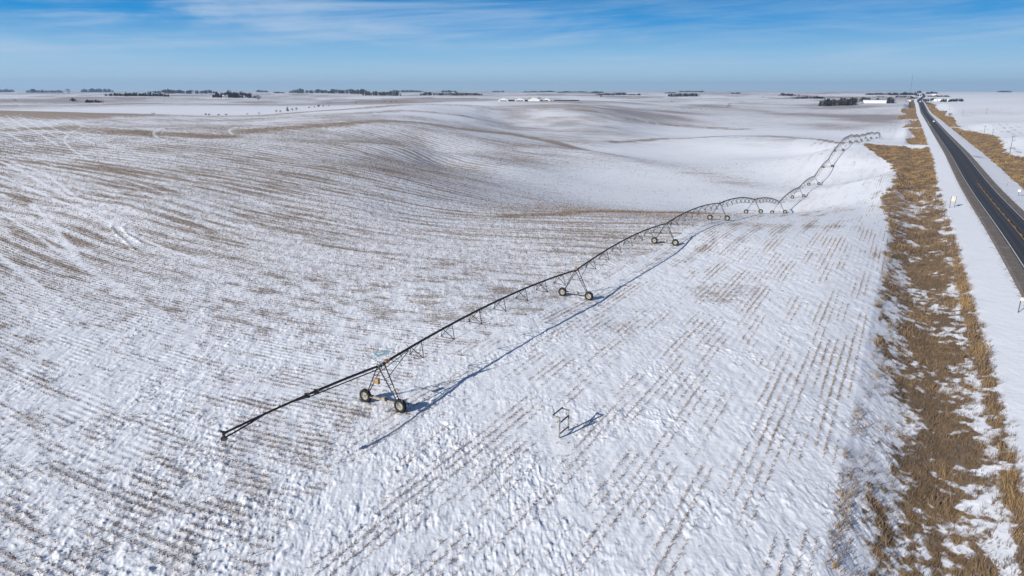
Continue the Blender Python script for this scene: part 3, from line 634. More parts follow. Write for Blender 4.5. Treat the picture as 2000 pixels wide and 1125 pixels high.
for P in(A,B): m=MB(); m.bar(P-A-z3*.3,np.array([P[0],P[1],zt+2.2])-A,.15); m.build('post',M_wood,o)
for hgt,sz in((.42,.13),(1.60,.15)): m=MB(); m.bar(A*[1,1,0]+z3*(zt+hgt)-A+ax*.08,B*[1,1,0]+z3*(zt+hgt)-A-ax*.08,.06,sz); m.build('rail',M_woodd,o)
for P in(A,B): m=MB(); a=np.array([P[0],P[1],zt+2.13])-A; m.bar(a+arm*.07,a+arm*.78+z3*.04,.12,.11); m.build('top_arm',M_wood,o)
m=MB(); m.bar(np.array([A[0],A[1],zt+2.16])-A+arm*.72-ax*.06+z3*.09,np.array([B[0],B[1],zt+2.16])-A+arm*.72+ax*.06+z3*.09,.1,.1); m.build('cross_bar',M_woodd,o)
rn=np.array([RN[0],RN[1],0]);rr=np.array([RR[0],RR[1],0])
def gp(px,py,dm=38.):
    x,y,z,d=hit(px,py,dm); return np.array([x,y,float(gz(x,y)[0])]),d
P,d=gp(1859.2,406); o=empty('road_sign',tuple(P)); tag(o,'pale blank sign on two posts standing on the snowy verge left of the highway','road sign')
for s in(-.62,.62): m=MB(); m.bar(rn*s-z3*.3,rn*s+z3*3.55,.10); m.build('post',M_post,o)
m=MB(); m.box(z3*2.72+rr*-.07,(.56,.02,.80),0,(rn,rr,z3)); m.build('sign_panel',M_panel,o)
m=MB(); 
for h in(2.2,3.2): m.box(z3*h+rr*.0,(.56,.03,.03),0,(rn,rr,z3))
m.build('brace',M_post,o)
P,d=gp(1988.5,611); o=empty('road_sign',tuple(P)); tag(o,'narrow pale sign board on a dark post at the right edge of the snowy verge','road sign')
m=MB(); m.bar(-z3*.3,z3*2.5,.09); m.build('post',M_post,o); m=MB(); m.box(z3*2.15+rn*.62-rr*.06,(.72,.02,.27),0,(rn,rr,z3)); m.build('sign_panel',M_panel,o)
P,d=gp(1965.7,363.5); o=empty('marker_post',tuple(P)); tag(o,'leaning bare marker post on the snow beyond the highway','marker post')
m=MB(); m.bar(-z3*.2,z3*2.2+rn*.45,.09); m.build('post',M_post,o); m=MB(); m.box(z3*2.0+rn*.42-rr*.07,(.16,.015,.2),0,(rn,rr,z3)); m.build('marker_plate',M_grey,o)
P,d=gp(1988.8,382.6); o=empty('marker_post',tuple(P)); tag(o,'marker post with white plate on the snow beyond the highway, nearest the right edge','marker post')
m=MB(); m.bar(-z3*.2,z3*2.1,.09); m.build('post',M_post,o); m=MB(); m.box(z3*1.75-rr*.07,(.36,.02,.38),0,(rn,rr,z3)); m.build('marker_plate',M_white,o)
for (px,py,txt) in((1812.6,242,'farther'),(1815.2,246.6,'nearer')):
    P,d=gp(px,py,400); o=empty('delineator_post',tuple(P)); tag(o,'%s of two small yellow plated posts on the left shoulder near the white car'%txt,'delineator')
    m=MB(); m.bar(-z3*.2,z3*1.4,.14); m.build('post',M_post,o); m=MB(); m.box(z3*1.5-rr*.1,(.42,.04,.42),0,(rn,rr,z3)); m.build('reflector',M_orange,o)
PG='utility poles along the highway'
def pole(px,py,hgt,label,dm=150.,arm=True,lean=0.):
    P,d=gp(px,py,dm); o=empty('utility_pole',tuple(P)); tag(o,label,'utility pole',PG)
    m=MB(); m.tube([-z3*.5,z3*hgt+rn*lean],[.17,.11],8); m.build('pole',M_pole,o)
    if arm:
        m=MB(); m.bar(z3*(hgt-.6)-rn*1.2,z3*(hgt-.6)+rn*1.2,.1,.13); c=m.build('crossarm',M_pole,o)
        m=MB()
        for s in(-1.1,0,1.1): m.tube([z3*(hgt-.54)+rn*s,z3*(hgt-.3)+rn*s],.05,6)
        m.build('insulator',M_grey,c)
pole(1972,300,10.2,'tall utility pole behind the golden grass right of the highway, closest to the camera')
pole(1920.5,268,9.4,'tall utility pole beside the second grass bay right of the highway')
pole(1937.8,266.5,6.2,'short utility pole just right of the second tall pole')
pole(1926.7,222.8,7.5,'utility pole standing by the snowy farm lane right of the highway',400)
pole(1853.7,215.8,8,'distant utility pole beyond the far grass wedge right of the highway',500)
pole(1880.,226.,8,'utility pole near the shrub at the snowy lane turn',500)
pole(1787.8,255,11.5,'pale utility pole in the grass bay left of the highway, level with the snow island',400)
pole(1767.5,247,6.6,'short utility pole on snow left of the grass bay',400)
pole(1781,226.5,8,'utility pole in the far wedge of grass left of the highway',500)
pole(1763,214,8,'farthest utility pole on snow left of the highway',700)
# riser beside the far end of the irrigator
P,d=gp(1740.5,246,400); o=empty('field_riser',tuple(P)); tag(o,'small dark riser pipe on the snow beyond the end of the irrigator','riser pipe')
m=MB(); m.tube([-z3*.3,z3*1.9],.28,10); m.build('pipe',M_pipe,o); m=MB(); m.box(z3*2.1+rn*.9,(1.1,.5,.5)); m.build('pump_housing',M_grey,o)
# vehicles
M_carw=simple('white_car_paint',(.80,.81,.82),.25,var=.03,spec=.5); M_teal=simple('pale_teal_truck_paint',(.45,.55,.56),.4,var=.06)
def wheels(o,xs,ys,r,w):
    for x in xs:
        for y in ys:
            m=MB(); m.lathe((0,0,0),(1,0,0),[(-w,0),(-w,r*.6),(-w,r),(w,r),(w,r*.6),(w,0)],14); t=m.build('wheel',M_tyre,o); t.location=(x,y,r)
            m=MB(); m.lathe((0,0,0),(1,0,0),[(-w*1.05,0),(-w*1.05,r*.55),(w*1.05,r*.55),(w*1.05,0)],12); m.build('rim',M_grey,t)
def prism(prof,w,taper=1.,mi=0):
    m=MB(); n=len(prof); L=[(-w*(taper if z>1.0 else 1),y,z) for y,z in prof];Rr=[(w*(taper if z>1.0 else 1),y,z) for y,z in prof]
    m.add(L+Rr,[tuple(range(n)),tuple(range(n,2*n))[::-1]]+[(i,i+n,(i+1)%n+n,(i+1)%n) for i in range(n)]); return m
def on_road(t,q,name,label,cat):
    x,y=xy(road_s(t)+q,t); dz=math.atan2(road_z(t+4)-road_z(t-4),8); o=empty(name,(x,y,float(road_z(t))+.01),-RAZ); o.rotation_euler=(dz,0,-RAZ); return tag(o,label,cat)
o=on_road(1010,1.75,'car','white car driving along the dark highway in the distance','car')
prism([(-2.3,.35),(-2.35,.8),(-2.2,1.0),(-1.0,1.02),(.9,1.0),(2.1,.88),(2.3,.6),(2.25,.32)],.92).build('body',M_carw,o)
prism([(-2.05,1.0),(-1.6,1.48),(.05,1.52),(1.05,1.0)],.86,.86).build('cabin',M_carw,o)
for s in(-1,1): m=MB(); m.box((s*.80,-.6,1.26),(.03,1.0,.16)); m.build('side_window',M_glass,o)
m=MB(); m.box((0,-1.86,1.26),(.62,.03,.17),0,((1,0,0),(0,.72,-.69),(0,.69,.72))); m.build('rear_window',M_glass,o)
for s in(-1,1): m=MB(); m.box((s*.72,-2.33,.80),(.14,.03,.09)); m.build('tail_light',simple('red_lamp',(.35,.02,.02),.3),o)
wheels(o,(-.82,.82),(-1.4,1.4),.33,.12)
o=on_road(2010,-1.6,'truck','pale box truck on the highway crest far away','truck')
m=MB(); m.box((0,1.2,2.3),(1.25,3.6,1.35)); m.build('cargo_box',M_teal,o); prism([(-4.4,.6),(-4.4,1.6),(-4.0,2.6),(-2.8,2.65),(-2.6,.6)],1.1).build('cab',M_teal,o)
m=MB(); m.box((0,-4.28,2.05),(.9,.05,.38)); m.build('windscreen',M_glass,o); m=MB(); m.box((0,0,.75),(.5,4.4,.15)); m.build('chassis',M_pipe,o)
wheels(o,(-1.0,1.0),(-3.4,2.2,3.5),.5,.16)
# ------------------------------------------------------------------ farm buildings far away
M_wall=simple('white_painted_siding',(.66,.66,.62),.6,var=.05,scale=.4); M_wallc=simple('cream_siding',(.72,.71,.64),.6,var=.06,scale=.4)
M_roof=simple('grey_metal_roof',(.42,.43,.45),.5,.2,var=.1,scale=.3); M_roofb=simple('brown_shingle_roof',(.16,.10,.08),.85); M_dark=simple('dark_barn_opening',(.015,.016,.02),.9); M_shed=simple('dark_blue_shed_siding',(.035,.055,.085),.6); M_bin=simple('galvanised_bin_steel',(.17,.19,.22),.5,.3,var=.2,scale=.4); M_roofs=simple('snowy_roof',(.78,.79,.82),.7,var=.05)
def frame_at(px,py,d):
    p=unp(px,py,d); z=float(land(p[0],p[1])); a=math.atan2(p[0],p[1]); return (p[0],p[1],z),-a     # local -y faces the camera
def barn(px0,px1,d,eave,ridge,length,label,opens,py=198.5,cat='barn',name='barn',wall=None,rot=0.):
    loc,rz=frame_at((px0+px1)/2,py,d); W=(px1-px0)/F*d/2; o=empty(name,loc,rz+rot); tag(o,label,cat)
    m=MB(); n=5; pr=[(-W,-1),(W,-1),(W,eave),(0,ridge),(-W,eave)]
    m.add([(x,0,z) for x,z in pr]+[(x,length,z) for x,z in pr],[(0,1,2,3,4),(9,8,7,6,5),(0,4,9,5),(1,6,7,2)]); m.build('wall',wall or M_wall,o)
    m=MB(); e=.5
    for s in(-1,1):
        a=(s*(W+e),-e,eave-e*(ridge-eave)/W);c=(0,-e,ridge+.05); m.add([a,c,(0,length+e,ridge+.05),(s*(W+e),length+e,a[2]),(a[0],a[1],a[2]+.25),(0,-e,ridge+.3),(0,length+e,ridge+.3),(s*(W+e),length+e,a[2]+.25)],[(0,1,2,3),(4,7,6,5),(0,4,5,1),(2,6,7,3),(0,3,7,4)])
    m.build('roof',M_roofs,o)
    for k in range(opens):
        m=MB(); x=-W*.78+W*1.56*(k+.5)/max(opens,1); m.box((x,-.06,eave*.42),(W*.58/opens,.06,eave*.36)); m.build('door_opening',M_dark,o)
    return o
barn(974,992.2,1240,2.6,5.6,40,'leftmost white gabled barn with a row of dark openings on the far hill',5)
barn(1006,1024.2,1240,2.6,5.6,40,'white gabled barn with dark openings, second from left on the far hill',5)
barn(1031.5,1054,1250,2.2,6.4,44,'widest plain white gabled barn on the far hill',0)
barn(1060.5,1074,1255,2.2,5.4,30,'smallest white gabled barn at the right of the white barns on the far hill',1)
def shed(px0,px1,d,h,dep,label,py=198.5,mat=None,cat='shed',roof=None,rot=0.):
    loc,rz=frame_at((px0+px1)/2,py,d); W=(px1-px0)/F*d/2; o=empty('shed',loc,rz+rot); tag(o,label,cat)
    m=MB(); m.add([(-W,0,-1),(W,0,-1),(W,0,h),(-W,0,h),(-W,dep,-1),(W,dep,-1),(W,dep,h*.8),(-W,dep,h*.8)],[(0,1,2,3),(5,4,7,6),(4,0,3,7),(1,5,6,2)]); m.build('wall',mat or M_shed,o)
    m=MB(); m.add([(-W-.3,-.5,h+.05),(W+.3,-.5,h+.05),(W+.3,dep+.3,h*.8+.05),(-W-.3,dep+.3,h*.8+.05),(-W-.3,-.5,h+.3),(W+.3,-.5,h+.3),(W+.3,dep+.3,h*.8+.3),(-W-.3,dep+.3,h*.8+.3)],[(0,3,2,1),(4,5,6,7),(0,1,5,4),(1,2,6,5),(2,3,7,6),(3,0,4,7)]); m.build('roof',roof or M_roof,o)
    m=MB(); m.box((0,-.06,h*.42),(W*.8,.05,h*.34)); m.build('door_opening',M_dark,o); return o
shed(992.8,1005.5,1250,2.3,12,'long low dark shed between the first and second white barns'); shed(1024.8,1031,1250,2.2,12,'short low dark shed between the second and third white barns'); shed(1054.6,1060,1250,2.0,12,'low dark shed left of the smallest white barn')
shed(1082,1131,1265,1.8,8,'very long low dark shed below the grain bins on the far hill')
def gbin(px,py,d,r,h,label,leg=0.):
    loc,rz=frame_at(px,py,d); o=empty('grain_bin',loc,rz); tag(o,label,'grain bin','grain bins on the far hill')
    m=MB(); m.lathe((0,0,0),(0,0,1),[(-1+leg,r),(leg,r),(h,r),(h,0)],18); m.build('wall',M_bin,o,smooth=False)
    m=MB(); m.lathe((0,0,0),(0,0,1),[(h+.02,r*1.06),(h+r*.55,r*.15),(h+r*.62,0)],18); m.build('roof',M_bin,o)
    if leg:
        m=MB()
        for a in range(4): m.bar((r*.8*math.cos(a*1.57+.8),r*.8*math.sin(a*1.57+.8),-1),(r*.8*math.cos(a*1.57+.8),r*.8*math.sin(a*1.57+.8),leg),.3)
        m.build('support_leg',M_pipe,o)
gbin(1089.6,198,1275,1.7,4.6,'stout grey grain bin, leftmost of the bins on the far hill'); gbin(1099.3,198,1275,1.7,4.7,'stout grey grain bin beside the thin one on the far hill'); gbin(1103.8,198,1280,.9,6.0,'thin grain bin touching the right side of a stout bin'); gbin(1118.3,198,1280,1.1,3.6,'tall hopper grain bin raised on legs on the far hill',3.2); gbin(1129,198,1280,1.2,3.6,'rightmost low grain bin at the end of the dark shed')
for px,t in((1076.3,'left'),(1080.3,'right')):
    loc,rz=frame_at(px,198.3,1258); o=empty('storage_tank',loc,rz); tag(o,'small white tank, %s of the pair beside the smallest white barn'%t,'tank'); m=MB(); m.lathe((0,0,0),(0,0,1),[(-1,1.0),(1.6,1.0),(2.0,.6),(2.1,0)],16); m.build('shell',M_white,o); m=MB(); m.box((0,-1.02,.8),(.3,.06,.6)); m.build('hatch',M_dark,o)
def house(px,py,w,dep,h,rise,label,wall,roof,dm=300.,rot=0.,name='house',cat='house',win=2,d=None):
    if d is None: x,y,z,d=hit(px,py,dm)
    loc,rz=frame_at(px,py,d); o=empty(name,loc,rz+rot); tag(o,label,cat); W=w/2
    m=MB(); m.add([(-W,0,-1),(W,0,-1),(W,0,h),(-W,0,h),(-W,dep,-1),(W,dep,-1),(W,dep,h),(-W,dep,h),(-W,dep/2,h+rise),(W,dep/2,h+rise)],[(0,1,2,3),(5,4,7,6),(4,0,3,8,7),(1,5,6,9,2)]); m.build('wall',wall,o)
    m=MB(); e=.4
    for y0,y1 in((-e,dep/2),(dep+e,dep/2)):
        za=h-e*rise/(dep/2)+.05; m.add([(-W-e,y0,za),(W+e,y0,za),(W+e,y1,h+rise+.05),(-W-e,y1,h+rise+.05),(-W-e,y0,za+.2),(W+e,y0,za+.2),(W+e,y1,h+rise+.25),(-W-e,y1,h+rise+.25)],[(0,1,2,3),(4,7,6,5),(0,4,5,1),(1,5,6,2),(3,7,4,0)])
    m.build('roof',roof,o)
    for k in range(win):
        m=MB(); m.box((-W+w*(k+.5)/win,-.05,h*.5),(w*.11,.05,h*.2)); m.build('window',M_glass,o)
    return o
house(1708,201.3,52,16,4.6,2.4,'very long white livestock barn right of the dark grove',M_wall,M_roofs,win=0,name='barn',cat='barn',dm=1000)
house(1650.5,199.8,7,8,4.6,2.2,'left white farmhouse wall showing inside the dark grove',M_wall,M_roofs,d=1560); house(1659.5,200,8,8,4.2,2.2,'right cream farmhouse showing inside the dark grove',M_wallc,M_roofs,d=1560)
house(1670.8,200.8,8,8,3.2,1.6,'small grey shed at the right end of the dark grove',M_bin,M_roof,d=1580,name='shed',cat='shed',win=1); house(1684,201.2,7,7,3.,1.6,'small grey outbuilding against the left end of the long white barn',M_bin,M_roof,d=1640,name='shed',cat='shed',win=1)
house(1775.5,197.3,10,9,4.2,3.,'white farmhouse with brown roof left of the highway',M_wall,M_roofb,dm=900); house(1830.5,197,16,10,4,1.5,'white farm shed in front of the trees right of the highway',M_wall,M_roofs,dm=900,win=1,name='shed',cat='shed')
house(1854.5,198,12,10,4,1.6,'grey white shed at the right end of the roadside tree row',M_wallc,M_roofs,dm=900,win=1,name='shed',cat='shed'); house(1824,187.6,14,10,6,2,'distant white house in the tree row right of the highway',M_wall,M_roofs,dm=900)
house(440,190.8,14,10,5,2.5,'white farmhouse among the trees of the far left farmstead',M_wall,M_roofs,dm=900); house(272.5,187.5,12,10,6,2.5,'tiny white house at the middle of the long far tree row',M_wall,M_roofs,dm=900); house(884,183.8,16,12,6,3,'pale house in front of the far central tree belt',M_wallc,M_roofs,dm=900)
# town elevator and mast on the horizon
loc,rz=frame_at(1787.5,180,4600); o=empty('grain_elevator',loc,rz); tag(o,'white domed grain elevator on the horizon left of the highway','elevator'); m=MB(); m.lathe((0,0,0),(0,0,1),[(-2,9),(8,9),(13,5.5),(14.5,0)],20); m.build('storage_dome',M_white,o); m=MB(); m.box((7,0,9),(1.5,1.5,10)); m.build('leg_tower',M_grey,o)
loc,rz=frame_at(1778,179,5200); o=empty('radio_mast',loc,rz); tag(o,'thin tall radio mast rising above the horizon','mast')
m=MB(); 
for a in range(3): m.tube([(1.3*math.cos(a*2.09),1.3*math.sin(a*2.09),-2),(.8*math.cos(a*2.09),.8*math.sin(a*2.09),122)],.28,5)
for k in range(24): z=k*5; m.bar((-1.1,0,z),(1.1,0,z+5),.2)
m.build('lattice',M_steel,o); m=MB(); m.tube([(0,0,122),(0,0,132)],.3,6); m.box((0,0,110),(1.9,1.9,2.5)); m.box((0,0,66),(1.7,1.7,2.5)); m.build('antenna',M_steel,o)
# second irrigator seen end-on
P,d=gp(1421.5,209.6,700); hx=np.array([P[0],P[1],0.]);hx/=np.linalg.norm(hx); lx=np.array([hx[1],-hx[0],0]); o=empty('irrigation_machine',tuple(P)); tag(o,'small far irrigator seen end on, its dark span rising toward the upper right','irrigator')
pts=[]; 
for k in range(4):
    q=P+hx*48*k+lx*(1.9*k); q[2]=land(q[0],q[1]); pts.append(q)
for k,q in enumerate(pts[:3]):
    b=q-P; m=MB()
    for s in(-1,1): m.bar(b+lx*s*2.1+z3*.9,b+lx*s*.1+z3*4.6,.16); 
    m.bar(b-lx*2.1+z3*.9,b+lx*2.1+z3*.9,.2); f=m.build('tower_frame',M_pipe,o)
    for s in(-1,1): m=MB(); m.lathe(b+lx*s*2.3+z3*.7,hx,[(-.25,0),(-.25,.7),(.25,.7),(.25,0)],12); m.build('wheel',M_tyre,o)
m=MB()
for a,b in zip(pts[:-1],pts[1:]): m.tube([a-P+z3*4.7+(b-a)*s+z3*4*s*(1-s)*1.3 for s in np.linspace(0,1,10)],.22,6)
m.build('span_pipe',M_pipe,o)
# ------------------------------------------------------------------ trees
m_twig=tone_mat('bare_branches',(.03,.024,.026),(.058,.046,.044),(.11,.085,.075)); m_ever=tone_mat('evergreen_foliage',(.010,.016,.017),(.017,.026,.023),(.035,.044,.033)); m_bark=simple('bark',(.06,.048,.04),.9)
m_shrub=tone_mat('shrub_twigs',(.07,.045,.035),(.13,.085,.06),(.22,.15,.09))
def crown(n,h,w,kind,fs):
    """n leaf or twig clumps through a crown's volume"""
    if kind=='ever':
        z=rng.uniform(.03,1,n)**1.2; rr=(1-z)*w*.5*rng.uniform(.35,1.05,n)**.5+.05*w; 
    else:
        z=.22+.78*rng.beta(1.6,1.4,n); rr=w*.5*np.sqrt(np.clip(1-((z-.6)/.46)**2,.03,1))*rng.uniform(.15,1.08,n)**.6
    a=rng.uniform(0,2*np.pi,n); lob=1+.22*np.sin(a*3+rng.uniform(0,6)); C=np.stack([np.cos(a)*rr*lob,np.sin(a)*rr*lob,z*h],-1)
    u=rng.normal(size=(n,3));u[:,2]=np.abs(u[:,2])*(1.3 if kind!='ever' else .5);u/=np.linalg.norm(u,axis=1)[:,None]; v=np.cross(u,rng.normal(size=(n,3)));v/=np.linalg.norm(v,axis=1)[:,None]+1e-9
    s=fs*rng.uniform(.6,1.4,n)[:,None]; asp=.32 if kind=='twig' else .6
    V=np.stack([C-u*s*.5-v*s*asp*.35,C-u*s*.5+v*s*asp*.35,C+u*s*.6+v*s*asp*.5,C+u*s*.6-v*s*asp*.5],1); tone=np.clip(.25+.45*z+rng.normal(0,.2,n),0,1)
    return V.reshape(-1,3),np.repeat(tone,4)
def trunk_quads(h,r):
    a=np.arange(4)*np.pi/2; b=np.stack([np.cos(a)*r,np.sin(a)*r,0*a-.6],-1); t=np.stack([np.cos(a)*r*.35,np.sin(a)*r*.35,0*a+h],-1)
    return np.concatenate([np.stack([b[i],b[(i+1)%4],t[(i+1)%4],t[i]]) for i in range(4)])
def belt(px0,px1,pb,pt,label,kind='mix',rows_=2,dfix=None,rag=.35):
    if dfix is None:
        ds=[hit(px,pb,600)[3] for px in np.linspace(px0,px1,5)]; d=float(np.median(ds))
    else: d=dfix
    d=min(d,7000); hgt=(pb-pt)/F*d; w=(px1-px0)/F*d; sp=max(2.6,min(.34*hgt,w/10)); n=min(260,max(6,int(w/sp*rows_)))
    Vs=[];Ts=[];mi=[]
    env=rng.uniform(0,100)
    for i in range(n):
        f=rng.uniform(0,1); dd=d+rng.uniform(-.5,1.6)*hgt*.8*rows_; p=unp(px0+(px1-px0)*f,pb,dd); z=float(land(p[0],p[1]))
        k='ever' if (kind=='ever' or (kind=='mix' and rng.uniform()<.55)) else 'twig'
        h=hgt*(1-rag*.5+rag*float(pn(f*6+env,.3)))*rng.uniform(.85,1.12); 
        if min(f,1-f)<.08:h*=.7
        ww=h*(.5 if k=='ever' else .85)*rng.uniform(.8,1.2)
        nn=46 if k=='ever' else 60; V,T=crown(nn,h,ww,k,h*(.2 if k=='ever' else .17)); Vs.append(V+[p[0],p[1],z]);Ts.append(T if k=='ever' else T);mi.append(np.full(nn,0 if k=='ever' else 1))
        Vs.append(trunk_quads(h*.7,h*.018)+[p[0],p[1],z]);Ts.append(np.full(16,.2));mi.append(np.full(4,1))
    V=np.concatenate(Vs); o=np_mesh('tree_belt',V,np.arange(len(V)).reshape(-1,4),None,mats=[m_ever,m_twig],mi=np.concatenate(mi),attrs=dict(tone=np.concatenate(Ts))); tag(o,label,'tree belt',kind='stuff')
BELTS=[(-10,28,179.5,173.5,'dark tree belt touching the left edge of the horizon','mix'),(52,125,181,174.8,'long dark tree belt on the horizon near the left','ever'),(158,222,180,173.4,'tall dark tree belt on the horizon above the long tree row','ever'),
(204,330,187.5,181.5,'long thin evergreen row across the left valley side','ever'),(136,150,198,192.3,'small dark clump left of the isolated grove on the grey hill','mix'),(166,202,200.5,194.6,'isolated dark grove on the grey left hill','ever'),
(290,425,182.6,175.6,'longest tree belt on the horizon behind the left farmstead','mix'),(415,500,190.5,182.5,'dark evergreen grove around the far left farmstead','ever'),(432,466,188,177.5,'tall bare trees above the far left farmstead','twig'),(470,492,188.5,179.8,'lower bare trees right of the far left farmstead','twig'),
(500,524,180,175.8,'short tree belt on the horizon right of the farmstead','ever'),(534,556,182,179.3,'tiny low tree row right of the farmstead','ever'),(564,645,182,174.8,'wide tree belt on the horizon left of centre','mix'),(640,722,183,174.6,'wooded belt joining the central dark grove on its left','mix'),(708,785,186.5,178.2,'dark grove in front of the wooded horizon left of centre','mix'),
(760,828,179.5,175.2,'blue tree line on the horizon above the central belt','ever'),(820,942,186.4,181,'long low tree belt in front of pale fields at centre','mix'),(862,892,180.4,176.3,'small blue tree line on the horizon at centre','ever'),(960,986,179.6,177,'thin tree line on the horizon above the white barns','ever'),(1020,1085,180.2,177.7,'left half of the thin tree line right of the barns horizon','ever'),(1085,1150,180.8,178,'right half of the thin tree line right of the barns horizon','ever'),
(1152,1180,181.6,178.6,'small tree belt right of the grain bins','ever'),(1164,1228,185.6,181.2,'low tree belt on the pale far fields right of centre','mix'),(1226,1252,186.2,183.2,'low evergreen row continuing the pale field belt','ever'),(1305,1367,188.6,183,'dense isolated grove on pale fields right of centre','mix'),(1325,1377,180,177.2,'thin tree line on the horizon above the isolated grove','ever'),(1298,1322,182.4,180,'short tree row left of the horizon tree line','ever'),
(1428,1447,183,180.6,'tiny tree cluster on pale fields left of the right grove','ever'),(1520,1562,187.6,182.8,'low tree belt left of the big right grove','mix'),(1547,1612,192.8,188.2,'ragged tree row running into the big right grove','mix'),
(1598,1676,203.5,190.2,'largest dark grove hiding a farmhouse left of the long barn','mix'),(1655,1700,199.5,191,'dark trees behind the right side of the farmhouse grove','mix'),(1703,1730,198.3,192.4,'bare trees rising behind the long white barn','mix'),(1732,1745,202,191,'dark trees at the right end of the long white barn','mix'),
(1690,1742,185,181.6,'far blue tree belt above the long white barn','ever'),(1738,1799,185.6,180.6,'far blue tree belt ending at the highway','ever'),(1713,1727,188.8,187,'tiny hedge above the long white barn','ever'),(1748,1795,190,186.6,'low tree row left of the highway bend','mix'),(1788,1799,182.5,177.5,'pale bare trees beside the elevator on the horizon','twig'),
(1808,1832,183,178.8,'dark grove right of the highway on the horizon','ever'),(1811,1856,189.2,186.2,'low tree row right of the highway bend','mix'),(1800,1830,196.3,192,'roadside trees right of the highway','mix'),(1834,1882,198.6,193.4,'dark evergreen row right of the white shed','ever'),(1947,1976,179.5,176.3,'tiny dark grove alone on the right horizon','ever')]
for b_ in BELTS:
    px0,px1,pb,pt,lab,kd=b_; belt(px0,px1,pb,pt,lab,kd,rows_=4.5 if 'largest' in lab else 3.2,dfix={'largest':1530.}.get(lab.split()[0]))
def plant(px,pb,hpx,wr,kind,label,dm=300.,name='bush',cat='bush',dfix=None):
    x,y,z,d=hit(px,pb,dm)
    if dfix: p=unp(px,pb,dfix);x,y=p[0],p[1];z=float(land(x,y));d=dfix
    h=hpx/F*d; n=150 if name=='tree' else 80; V,T=crown(n,h,h*wr,kind,h*(.13 if name=='tree' else .2)); o=empty(name,(x,y,z)); tag(o,label,cat)
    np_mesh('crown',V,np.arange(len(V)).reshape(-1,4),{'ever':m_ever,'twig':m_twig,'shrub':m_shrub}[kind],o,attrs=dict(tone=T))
    m=MB(); 
    m.tube([(0,0,-.5),(0,0,h*.35),(h*.02,0,h*.8)],[h*.045,h*.03,h*.01],6)
    for k in range(6):
        a=k*1.05; m.tube([(0,0,h*(.2+.07*k)),(h*wr*.35*math.cos(a),h*wr*.35*math.sin(a),h*(.5+.07*k))],[h*.018,h*.006],4)
    m.build('trunk' if name=='tree' else 'stems',m_bark,o)
CR=[(299.5,224.5,4.2,2.4,'twig','broad brown bush on the left crest, alone on the field edge'),(402,225.6,4,1.2,'shrub','brown bush, first of the close pair on the creek line'),(408.5,225.8,3.6,1.1,'shrub','brown bush, second of the close pair on the creek line'),(427,226,3.2,1.6,'shrub','low reddish bush right of the close creek pair'),(442,226,3.4,1.5,'shrub','low reddish bush midway along the left creek line'),(483,224,2.6,1.3,'shrub','small lone bush at the right end of the left creek line'),
(506,222.6,2.8,1.6,'shrub','small bush left of the dark fir on the field edge'),(540,219.8,4.6,1.1,'twig','bare bush second left of the dark fir'),(548,219.3,3.4,1.2,'shrub','low bush next left of the dark fir'),(571,216.6,4.8,1.1,'twig','bare bush just right of the dark fir'),(579,215.6,5.2,.9,'twig','taller bare bush right of the dark fir'),(604,211.6,3.,1.5,'shrub','brown bush on the snow edge midway up the crest'),(614,210.4,2.6,1.2,'shrub','tiny bush left of the round one on the crest edge'),(622.5,209.6,5.,1.1,'shrub','round reddish bush highest on the crest edge'),(631.5,208.6,3.,1.,'shrub','thin bush right of the round reddish one'),(642,207.6,2.2,1.6,'shrub','low shrub dot near the top of the crest edge'),(695,202.6,2.4,1.,'shrub','lone bush on snow above the rounded crest'),(751,199.3,2.2,1.4,'shrub','small bush left of the pair on the main crest'),(764,199.6,2.6,1.6,'shrub','low bush on the main crest left of centre'),(773,199.7,2.2,1.5,'shrub','tiny bush at the right end of the main crest row')]
for px,pb,hp,wr,kd,lab in CR: plant(px,pb,hp,wr,kd,lab,450.)
plant(561.8,217.2,8.,.75,'ever','dark fir tree standing on the snowy field edge',450.,'tree','tree'); plant(504.5,196.6,10.5,1.05,'twig','lone brown bare tree on the snow right of the left farmstead',700.,'tree','tree'); plant(246.5,188.3,8.5,.7,'ever','tall dark tree rising from the long left evergreen row',700.,'tree','tree'); plant(133.5,182.6,9,1.1,'twig','pale bare tree on the horizon beside the long left belt',700.,'tree','tree')
plant(1173.5,191,6.5,.9,'twig','lone bare tree on the pale field right of the grain bins',900.,'tree','tree'); plant(1035,191.6,3.6,1.4,'twig','tiny bare tree pair behind the second barn',900.,'tree','tree',1700.); plant(1053.5,191.6,5,1.,'twig','thin bare tree behind the widest barn',900.,'tree','tree',1700.); plant(1066,191.4,2.6,1.6,'shrub','low dark bush behind the smallest barn',900.,dfix=1650.)
plant(1855,227.6,7,1.1,'twig','bare shrub tree where the snowy lane meets the highway ditch',600.,'tree','tree'); plant(1490,191.4,3,1.,'twig','lone tiny tree on the pale fields right of centre',900.,'tree','tree'); plant(1312,199.4,2.6,1.,'twig','tiny dark bush alone on the pale fields',900.); plant(30,197.5,3,1.6,'twig','small dark bush on the grey hill at far left',700.)
for i,(px,pb) in enumerate([(1331,212.6),(1337,213),(1346,213.4),(1351,213.2),(1369,214.4),(1379,214.8)]):
    plant(px,pb,2.2,2.2,'twig','%s low dark thicket on the white snowbank at right centre'%('first','second','third','fourth','fifth','last')[i],700.)
